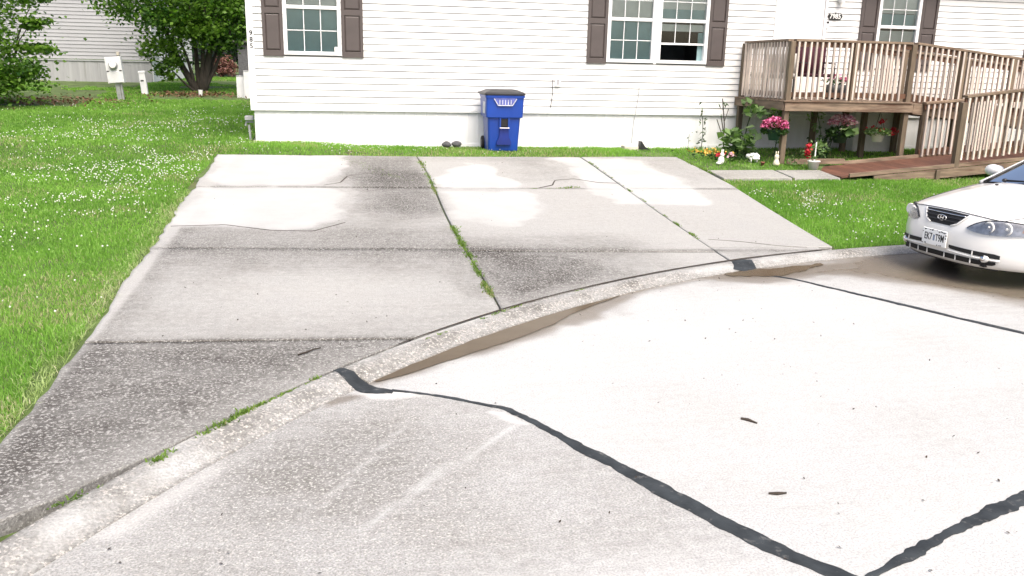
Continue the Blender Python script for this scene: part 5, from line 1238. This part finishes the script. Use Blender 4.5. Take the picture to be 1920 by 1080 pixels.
# licence plate with its spotted frame
pt = empty('licence_plate', (-.022, 0, .437)); pt.parent = car
MB().box(-.010, .0, -.165, .165, -.088, .088, .004).build('plate_frame', M['whiteink'], pt, False, True)
MB().box(-.0125, -.0105, -.150, .150, -.060, .060).build('plate', M['whiteink'], pt, False, True)
def ptext(body, y, size, sx): 
    t_ = text('lettering', body, size, M['ink'], pt, (-.0135, y, -.001), (R(90), 0, R(-90)), .0008, sx, .0015); return t_
ptext('EK7', .080, .108, .60); ptext('T9M', -.080, .108, .60)
M['tinyblue'] = mat('blue_grey_print', (.20, .25, .34), .5, .1)
MB().box(-.0135, -.0126, -.012, .012, -.035, .030).build('plate_seal', M['tinyblue'], pt, False, True)
rr_ = random.Random(4)
for i in range(22):
    y = -.155 + .31 * rr_.random(); z = rr_.choice((-1, 1)) * rr_.uniform(.066, .082)
    if i > 17: y, z = rr_.choice((-1, 1)) * .158, rr_.uniform(-.06, .06)
    a_, c_ = rr_.uniform(.006, .016), rr_.uniform(.004, .008)
    MB().add([(-.0122, y + a_ * math.cos(t) * rr_.uniform(.7, 1.2), z + c_ * math.sin(t) * rr_.uniform(.7, 1.2)) for t in np.linspace(0, 2 * math.pi, 9)[:-1]], [tuple(range(8))]).build('spot', M['ink'], pt, False, True)

# ------------------------------------------------------------------ flowers, pots and ornaments
def pot(b, c, r0, r1, h, n=18): return b.lathe([(r0, 0), (r1, h * .88), (r1 * 1.07, h * .88), (r1 * 1.07, h), (r1 * .96, h), (r1 * .9, h * .9)], c, n)
def flowers(nm, P, size, m, parent, seed, off):
    return leafmesh(nm, P, size, M[m], parent, seed, up=.5, aspect=.95, off=off)
def dome(n, c, r, seed, low=-.1):
    q = np.random.default_rng(seed); d = q.normal(size=(n, 3)); d[:, 2] = np.abs(d[:, 2]) * 1.0 + low; d /= np.linalg.norm(d, axis=1)[:, None]
    return np.asarray(c) + d * np.asarray(r) * (.80 + .25 * q.random((n, 1)))
def basket(c, potm, bloom, label, seed, rl=(.20, .20, .13), nb=220, nl=260, pr=(.085, .125, .17), leafm='leafD', bsize=.05, bc=(0, 0, .06), hang=1.36):
    o = empty('hanging_basket', c, label=label, cat='hanging basket', group='hanging flower baskets under the deck')
    pot(MB(), (0, 0, 0), *pr).build('basket', M[potm], o, True, True)
    top_ = (c[0], c[1], c[2] + pr[2])
    leafmesh('foliage', dome(nl, top_, (rl[0] * .95, rl[1] * .95, rl[2] * .7), seed, -.5), .065, M[leafm], o, seed, off=c, aspect=.7)
    if nb: flowers('blossom', dome(nb, (top_[0] + bc[0], top_[1] + bc[1], top_[2] + bc[2]), rl, seed + 1), bsize, bloom, o, seed + 1, c)
    b = MB()
    for a in (90, 210, 330): b.tube([(pr[1] * math.cos(R(a)), pr[1] * math.sin(R(a)), pr[2]), (0, 0, hang - c[2])], .003, 5)
    b.build('hanger', M['iron'], o, False, True); return o
basket((7.42, 14.0, .86), 'potgreen', 'pink', 'hanging basket of magenta flowers in a green pot under the deck', 51, rl=(.235, .22, .17), nb=420, bc=(0, 0, .05))
bk = basket((8.85, 14.25, .80), 'potdark', 'pinkw', 'hanging basket of pink and white flowers in a dark pot with large leaves', 52, rl=(.26, .22, .16), nb=420, bc=(.02, 0, .17), nl=420, pr=(.10, .15, .17))
leafmesh('large_leaf', np.array([(8.80, 14.02, 1.06), (8.92, 14.0, 1.04), (8.72, 14.03, 1.00), (9.0, 14.02, 1.02), (8.86, 14.0, .99)]), np.array([.24, .26, .2, .2, .2]), M['leafC'], bk, 5, up=.1, aspect=.85, off=(8.85, 14.25, .80), nrm=np.array((0, -1.5, .6)))
b3 = basket((9.64, 14.3, .82), 'white', 'red', 'hanging basket of trailing greenery and red flowers in a white pot', 53, rl=(.25, .2, .10), nb=26, leafm='leafC', nl=420, bc=(0, 0, .02), bsize=.045)
flowers('blossom', np.concatenate((np.random.default_rng(3).normal((9.90, 14.2, 1.02), .03, (40, 3)), np.random.default_rng(4).normal((9.62, 14.2, 1.19), .025, (26, 3)))), .05, 'red', b3, 8, (9.64, 14.3, .82))
MB().tube([(9.66, 14.25, .98), (9.64, 14.22, 1.10), (9.62, 14.2, 1.19)], .004, 5).tube([(9.70, 14.25, .98), (9.82, 14.22, 1.02), (9.90, 14.2, 1.02)], .004, 5).build('stem', M['leafD'], b3)
# white pot with a red flower at the foot of the ramp
pw = (7.90, 13.42, .415)
wp = empty('potted_plant', pw, label='white pot with green leaves and one red flower at the ramp foot', cat='potted plant')
pot(MB(), (0, 0, 0), .075, .10, .15).build('pot', M['white'], wp, True, True)
leafmesh('foliage', np.concatenate((cloud(110, (7.95, 13.48, .76), (.16, .12, .13), 61, 10, .35)[0], cloud(30, (7.90, 13.44, .63), (.06, .06, .04), 62, 5, .3)[0])), .07, M['leafC'], wp, 61, off=pw)
flowers('blossom', np.random.default_rng(5).normal((7.76, 13.40, .74), (.022, .02, .065), (60, 3)), .055, 'red', wp, 62, pw)
MB().tube([(7.88, 13.42, .56), (7.80, 13.41, .66), (7.77, 13.40, .72)], .005, 5).tube([(7.90, 13.42, .56), (7.905, 13.40, .80)], .004, 5).build('stem', M['leafC'], wp)
b = MB(); b.box(7.885, 7.905, 13.39, 13.394, .56, .88); b.build('plant_tag', M['white'], wp)
# leafy garden plants
def plant(nm, base, parts_, stems_, label, seed, cat='plant', stemm='leafD'):
    o = empty(nm, base, label=label, cat=cat)
    if stems_:
        b = MB()
        for s_ in stems_: b.tube([(base[0] + p[0], base[1] + p[1], base[2] + p[2]) for p in s_[0]], s_[1], 6)
        b.build('stem', M[stemm], o)
    for i, (n, c, r, sz, m, cl, asp) in enumerate(parts_):
        P, t = cloud(n, (base[0] + c[0], base[1] + c[1], base[2] + c[2]), r, seed + i, cl, .35); leafmesh('foliage', P, sz, M[m], o, seed + i, up=.6, aspect=asp, tint=t, off=base)
    return o
gz = lambda x, y: zf(x, y) - .02
plant('broad_leaf_plant', (7.12, 14.75, gz(7.1, 14.7)), [(110, (0, -.1, .30), (.30, .2, .20), .17, 'leafC', 14, .75), (50, (0, 0, .10), (.26, .2, .1), .14, 'leafC', 8, .7)], [([(0, 0, 0), (.02, 0, .3)], .012)], 'broad-leaved pale green plant at the left foot of the deck', 71)
plant('climbing_vine', (7.50, 15.35, gz(7.5, 15.3)), [(70, (.02, -.9, .78), (.20, .35, .12), .16, 'leafC', 8, .8), (60, (0, -.2, .85), (.15, .3, .12), .13, 'leafC', 6, .8)], [([(0, 0, 0), (.02, -.1, .5), (.0, -.3, .8), (.05, -1.2, .85)], .01)], 'leafy green vine hanging over the left edge of the deck', 73)
plant('bare_shrub', (7.05, 15.2, gz(7, 15.2)), [(10, (-.08, 0, .85), (.12, .06, .15), .10, 'leafD', 5, .25)], [([(0, 0, 0), (-.02, 0, .5), (-.10, 0, .98)], .010), ([(0, 0, .2), (-.18, 0, .60)], .008), ([(0, 0, .25), (-.10, 0, .66)], .010), ([(-.03, 0, .55), (.04, 0, .8)], .006)], 'nearly bare grey twiggy shrub left of the deck post', 75, stemm='bark')
plant('tall_stem_plant', (6.83, 15.72, gz(6.8, 15.7)), [(46, (-.01, 0, .34), (.09, .05, .36), .085, 'leafD', 12, .4)], [([(0, 0, 0), (.01, 0, .3), (-.02, 0, .62)], .007)], 'single tall wild stem against the white skirting', 77)
plant('small_stem_plant', (6.56, 15.74, gz(6.5, 15.7)), [(9, (0, 0, .20), (.05, .03, .12), .05, 'leafD', 5, .4)], [([(0, 0, 0), (.01, 0, .28)], .004)], 'short thin wild stem against the white skirting', 79)
plant('leafy_stem_plant', (8.5, 14.4, gz(8.5, 14.4)), [(110, (.1, 0, .30), (.20, .12, .25), .10, 'leafD', 12, .6), (45, (.0, .1, .72), (.12, .10, .22), .09, 'leafC', 8, .4)], [([(0, 0, 0), (.05, 0, .5), (0, .1, .85)], .008), ([(.2, 0, 0), (.25, -.1, .45)], .008)], 'leafy stems growing below the pink and white hanging basket', 81)
plant('pale_leaf_plant', (7.72, 14.5, gz(7.7, 14.5)), [(40, (.06, 0, .62), (.16, .1, .12), .12, 'leafC', 7, .35), (24, (.03, 0, .35), (.10, .1, .1), .08, 'leafC', 5, .4)], [([(0, 0, 0), (.03, 0, .4), (.06, 0, .68)], .007)], 'pale narrow-leaved plant behind the front deck post', 83)
plant('daisy_plant', (7.72, 13.72, gz(7.7, 13.7)), [(40, (0, 0, .12), (.12, .1, .12), .07, 'leafC', 6, .5)], [([(0, 0, 0), (-.03, 0, .26)], .004)], 'small white-flowered plant beside the white pot', 85)
yf_ = empty('flower_clump', (6.42, 14.55, gz(6.4, 14.5)), label='low clump of yellow and orange flowers beside the driveway', cat='flowers')
P, t = cloud(120, (6.45, 14.55, gz(6.4, 14.5) + .07), (.30, .18, .08), 86, 12, .4); leafmesh('foliage', P, .06, M['leafD'], yf_, 86, off=yf_.location)
flowers('blossom', cloud(70, (6.42, 14.5, gz(6.4, 14.5) + .14), (.28, .16, .05), 87, 12, .35)[0], .045, 'yellow', yf_, 87, yf_.location)
rf_ = empty('flower_clump', (6.50, 14.22, gz(6.5, 14.2)), label='few red flowers in front of the yellow flower clump', cat='flowers')
flowers('blossom', cloud(22, (6.50, 14.22, gz(6.5, 14.2) + .12), (.09, .06, .03), 88, 5, .35)[0], .05, 'red', rf_, 88, rf_.location)
leafmesh('foliage', cloud(30, (6.5, 14.22, gz(6.5, 14.2) + .07), (.1, .07, .04), 89, 5, .4)[0], .05, M['leafD'], rf_, 89, off=rf_.location)
wf_ = empty('white_flower_clump', (6.80, 14.15, gz(6.8, 14.2)), label='small clump of white flowers left of the white sheep ornament', cat='flowers')
leafmesh('foliage', cloud(50, (6.82, 14.15, gz(6.8, 14.2) + .06), (.14, .08, .05), 90, 6, .4)[0], .07, M['leafD'], wf_, 90, off=wf_.location)
flowers('blossom', cloud(22, (6.74, 14.12, gz(6.8, 14.2) + .14), (.07, .05, .03), 91, 4, .4)[0], .05, 'pinkw', wf_, 91, wf_.location)
# ornaments
def ornament(nm, c, label, cat): return empty(nm, c, label=label, cat=cat)
o = ornament('rabbit_ornament', (6.43, 13.92, gz(6.4, 13.9) + .01), 'small white sitting rabbit ornament at the edge of the driveway bed', 'ornament')
b = MB().ball((0, 0, .07), .055, .06, .075, 14, 10).ball((.01, -.01, .165), .036, .04, .04, 12, 8).ball((-.055, -.03, .025), .05, .035, .025, 10, 6); b.build('body', M['white'], o, True, True)
MB().ball((0, .0, .225), .010, .012, .04, 8, 6).ball((.026, 0, .222), .010, .012, .04, 8, 6).build('ear', M['white'], o, True, True)
o = ornament('sheep_ornament', (7.10, 14.12, gz(7.1, 14.1) + .02), 'white woolly sheep ornament in the flower bed', 'ornament'); o.scale = (.8, .8, .8)
b = MB().ball((.04, 0, .12), .125, .075, .075, 16, 10)
for i in range(14): b.ball((.04 + .10 * math.cos(i * 1.9), -.035 + .03 * math.sin(i * 2.7), .12 + .05 * math.sin(i * 1.3)), .035, .035, .032, 8, 6)
b.build('body', M['white'], o, True, True)
hd_ = MB().ball((-.105, -.03, .13), .05, .05, .048, 12, 8).build('head', M['white'], o, True, True)
for s in (-1, 1): MB().ball((-.105 + s * .02, -.072, .135), .011, .01, .013, 8, 6).build('eye', M['ink'], hd_, True, True)
for i, (x, y) in enumerate(((-.03, -.04), (.11, -.04), (-.03, .04), (.11, .04))): MB().tube([(x, y, -.01), (x, y, .08)], .013, 8).build('leg', M['white'], o, True, True)
o = ornament('bunny_ornament', (7.44, 13.86, gz(7.4, 13.9) + .0), 'cream upright bunny ornament beside the front deck post', 'ornament')
MB().lathe([(.055, 0), (.06, .03), (.04, .09), (.03, .11), (.042, .14), (.035, .18), (.012, .19)], (0, 0, 0), 16).build('body', M['cream'], o, True, True)
for s in (-1, 1): MB().ball((s * .02, 0, .215), .011, .009, .035, 8, 6).build('ear', M['cream'], o, True, True)
o = ornament('small_clay_pot', (7.18, 13.85, gz(7.2, 13.9)), 'tiny terracotta pot lying in front of the sheep ornament', 'pot')
M['clay'] = mat('terracotta', (.28, .10, .07), .8, .2); MB().lathe([(.025, 0), (.035, .05), (.04, .05), (.04, .06), (.03, .06)], (0, 0, 0), 14).build('pot', M['clay'], o, True, True)
# things on the deck
o = empty('white_bowl', (7.40, 14.02, DZ + .004), label='white bowl standing on the front left edge of the deck', cat='bowl')
MB().lathe([(.04, 0), (.05, .005), (.085, .05), (.095, .075), (.088, .075), (.06, .02)], (0, 0, 0), 18).build('bowl', M['white'], o, True, True); o.location = (7.86, 14.02, DZ + .004); o.location.x = 7.74; o.location.y = 14.28
for i, (x, y) in enumerate(((7.66, 14.9), (7.67, 14.75), (7.66, 14.62))):
    q = empty('white_pebble', (x, y, DZ + .003), label=('rearmost', 'middle', 'foremost')[i] + ' of three small white stones in a row on the left deck edge', cat='stone', group='white stones on the deck edge'); MB().ball((0, 0, .02), .03, .03, .02, 10, 6).build('pebble', M['white'], q, True, True)
for i, (x, y, lb) in enumerate(((7.69, 14.12, 'white stone right of the bowl near the front deck post'), (7.70, 14.45, 'white stone just left of the bowl on the deck'))):
    q = empty('white_pebble', (x, y, DZ + .003), label=lb, cat='stone', group='white stones on the deck edge'); MB().ball((0, 0, .02), .035, .03, .022, 10, 6).build('pebble', M['white'], q, True, True)
ch = empty('patio_chair', (8.60, 14.95, DZ), label='black metal patio chair with a dark maroon cushion behind the deck railing', cat='chair')
MB().box(-.24, .24, -.24, .22, .40, .46, .02).build('seat', M['maroon'], ch, True, True)
MB().box(-.29, .29, .14, .24, .44, .97, .03).build('backrest', M['maroon'], ch, True, True)
for x in (-.26, .26):
    for y in (-.24, .24): MB().tube([(x, y, 0), (x * .98, y, .42)], .012, 8).build('leg', M['iron'], ch, True, True)
    MB().tube([(x, .24, .42), (x, .26, .95)], .012, 8).build('back_post', M['iron'], ch, True, True)
    MB().tube([(x, -.26, .42), (x, -.26, .64), (x, .2, .66)], .012, 8).build('armrest', M['iron'], ch, True, True)
pb = (9.15, 15.05, DZ)
pl_ = empty('deck_planter', pb, label='black square planter with pink flowers standing on the deck', cat='planter')
loft([ring(0, .15, .12, .12, .02), ring(.26, .18, .14, .14, .02), ring(.265, .17, .13, .13, .02)]).build('box', M['black'], pl_, True, True)
leafmesh('foliage', cloud(110, (9.15, 15.05, DZ + .34), (.20, .14, .09), 93, 10, .35)[0], .07, M['leafD'], pl_, 93, off=pb)
flowers('blossom', cloud(70, (9.22, 15.0, DZ + .38), (.22, .12, .09), 94, 10, .3)[0], .05, 'pink', pl_, 94, pb)
gd = empty('patterned_glider', (7.84, 15.1, DZ), label='patterned cushioned garden seat behind the left deck railing', cat='garden seat')
MB().box(-.16, .22, -.55, .55, .36, .46, .03).build('seat', M['lattice'], gd, True, True); MB().box(.10, .22, -.55, .55, .46, .80, .03).build('backrest', M['lattice'], gd, True, True)
for y in (-.5, .5):
    for x in (-.14, .18): MB().tube([(x, y, 0), (x, y, .38)], .014, 8).build('leg', M['iron'], gd, True, True)
tbx = empty('deck_box', (10.35, 15.5, 1.25), label='white storage box behind the upper ramp railing', cat='box')
MB().box(-.55, .45, -.2, .2, -.75, .25, .01).build('box', M['white'], tbx, False, True); MB().box(-.57, .47, -.22, .22, .255, .29, .01).build('lid', M['white'], tbx, False, True)

# ------------------------------------------------------------------ twigs and litter on the concrete
def twig(pts, r, label, z): 
    o = empty('twig', (pts[0][0], pts[0][1], z), label=label, cat='twig', group='twigs on the concrete'); MB().tube([(x, y, z + h) for x, y, h in pts], r, 6).build('stick', M['twig'], o); return o
twig([(-.34, 5.66, .008), (-.28, 5.70, .012), (-.24, 5.76, .010), (-.19, 5.79, .009)], [.006, .006, .005, .003], 'thin dark twig on the dark driveway slab by the kerb', zf(-.26, 5.75) + .0)
twig([(2.28, 4.37, .006), (2.31, 4.34, .009), (2.345, 4.29, .006)], [.007, .009, .004], 'small dark twig in the middle of the pale street slab', 0)
twig([(2.00, 3.48, .006), (2.04, 3.465, .010), (2.09, 3.47, .006)], [.005, .008, .004], 'curled dark leaf stalk on the street slab near the sealed joint', 0)
r_ = np.random.default_rng(55); n = 260
x = np.concatenate((r_.uniform(-1.4, 6, n), r_.uniform(-1.6, 5, 120))); y = np.concatenate((r_.uniform(2.4, 7.8, n), r_.uniform(4.5, 14, 120)))
rr2 = np.hypot(x - OX, y - OY); k = (rr2 < RI - .02) | ((rr2 > RC + .05) & (y > 4.5)); x, y, rr2 = x[k], y[k], rr2[k]
zz = np.where(rr2 < RI, 0, zg(x, y)) + .007
o = leafmesh('litter', np.stack((x, y, zz), -1), r_.uniform(.006, .024, len(x)), M['twig'], None, 6, up=3., aspect=.6); tag(o, 'tiny dark leaf scraps and grit scattered over the concrete', 'litter', kind='stuff')

# fallen leaves on the bare soil under the trees
r_ = np.random.default_rng(66)
for (cx, cy, sx_, sy_, n, lb) in ((-4.0, 26.0, .8, .5, 700, 'brown fallen leaves on the soil below the multi-stemmed tree'), (-7.2, 23.3, .9, .7, 800, 'brown fallen leaves on the soil beside the left-hand tree')):
    x = r_.normal(cx, sx_, n); y = r_.normal(cy, sy_, n)
    o = leafmesh('fallen_leaves', np.stack((x, y, zg(x, y) + r_.uniform(-.01, .03, n)), -1), r_.uniform(.05, .11, n), M['deadleaf'], None, 8, up=1.2, aspect=.6); tag(o, lb, 'fallen leaves', kind='stuff')
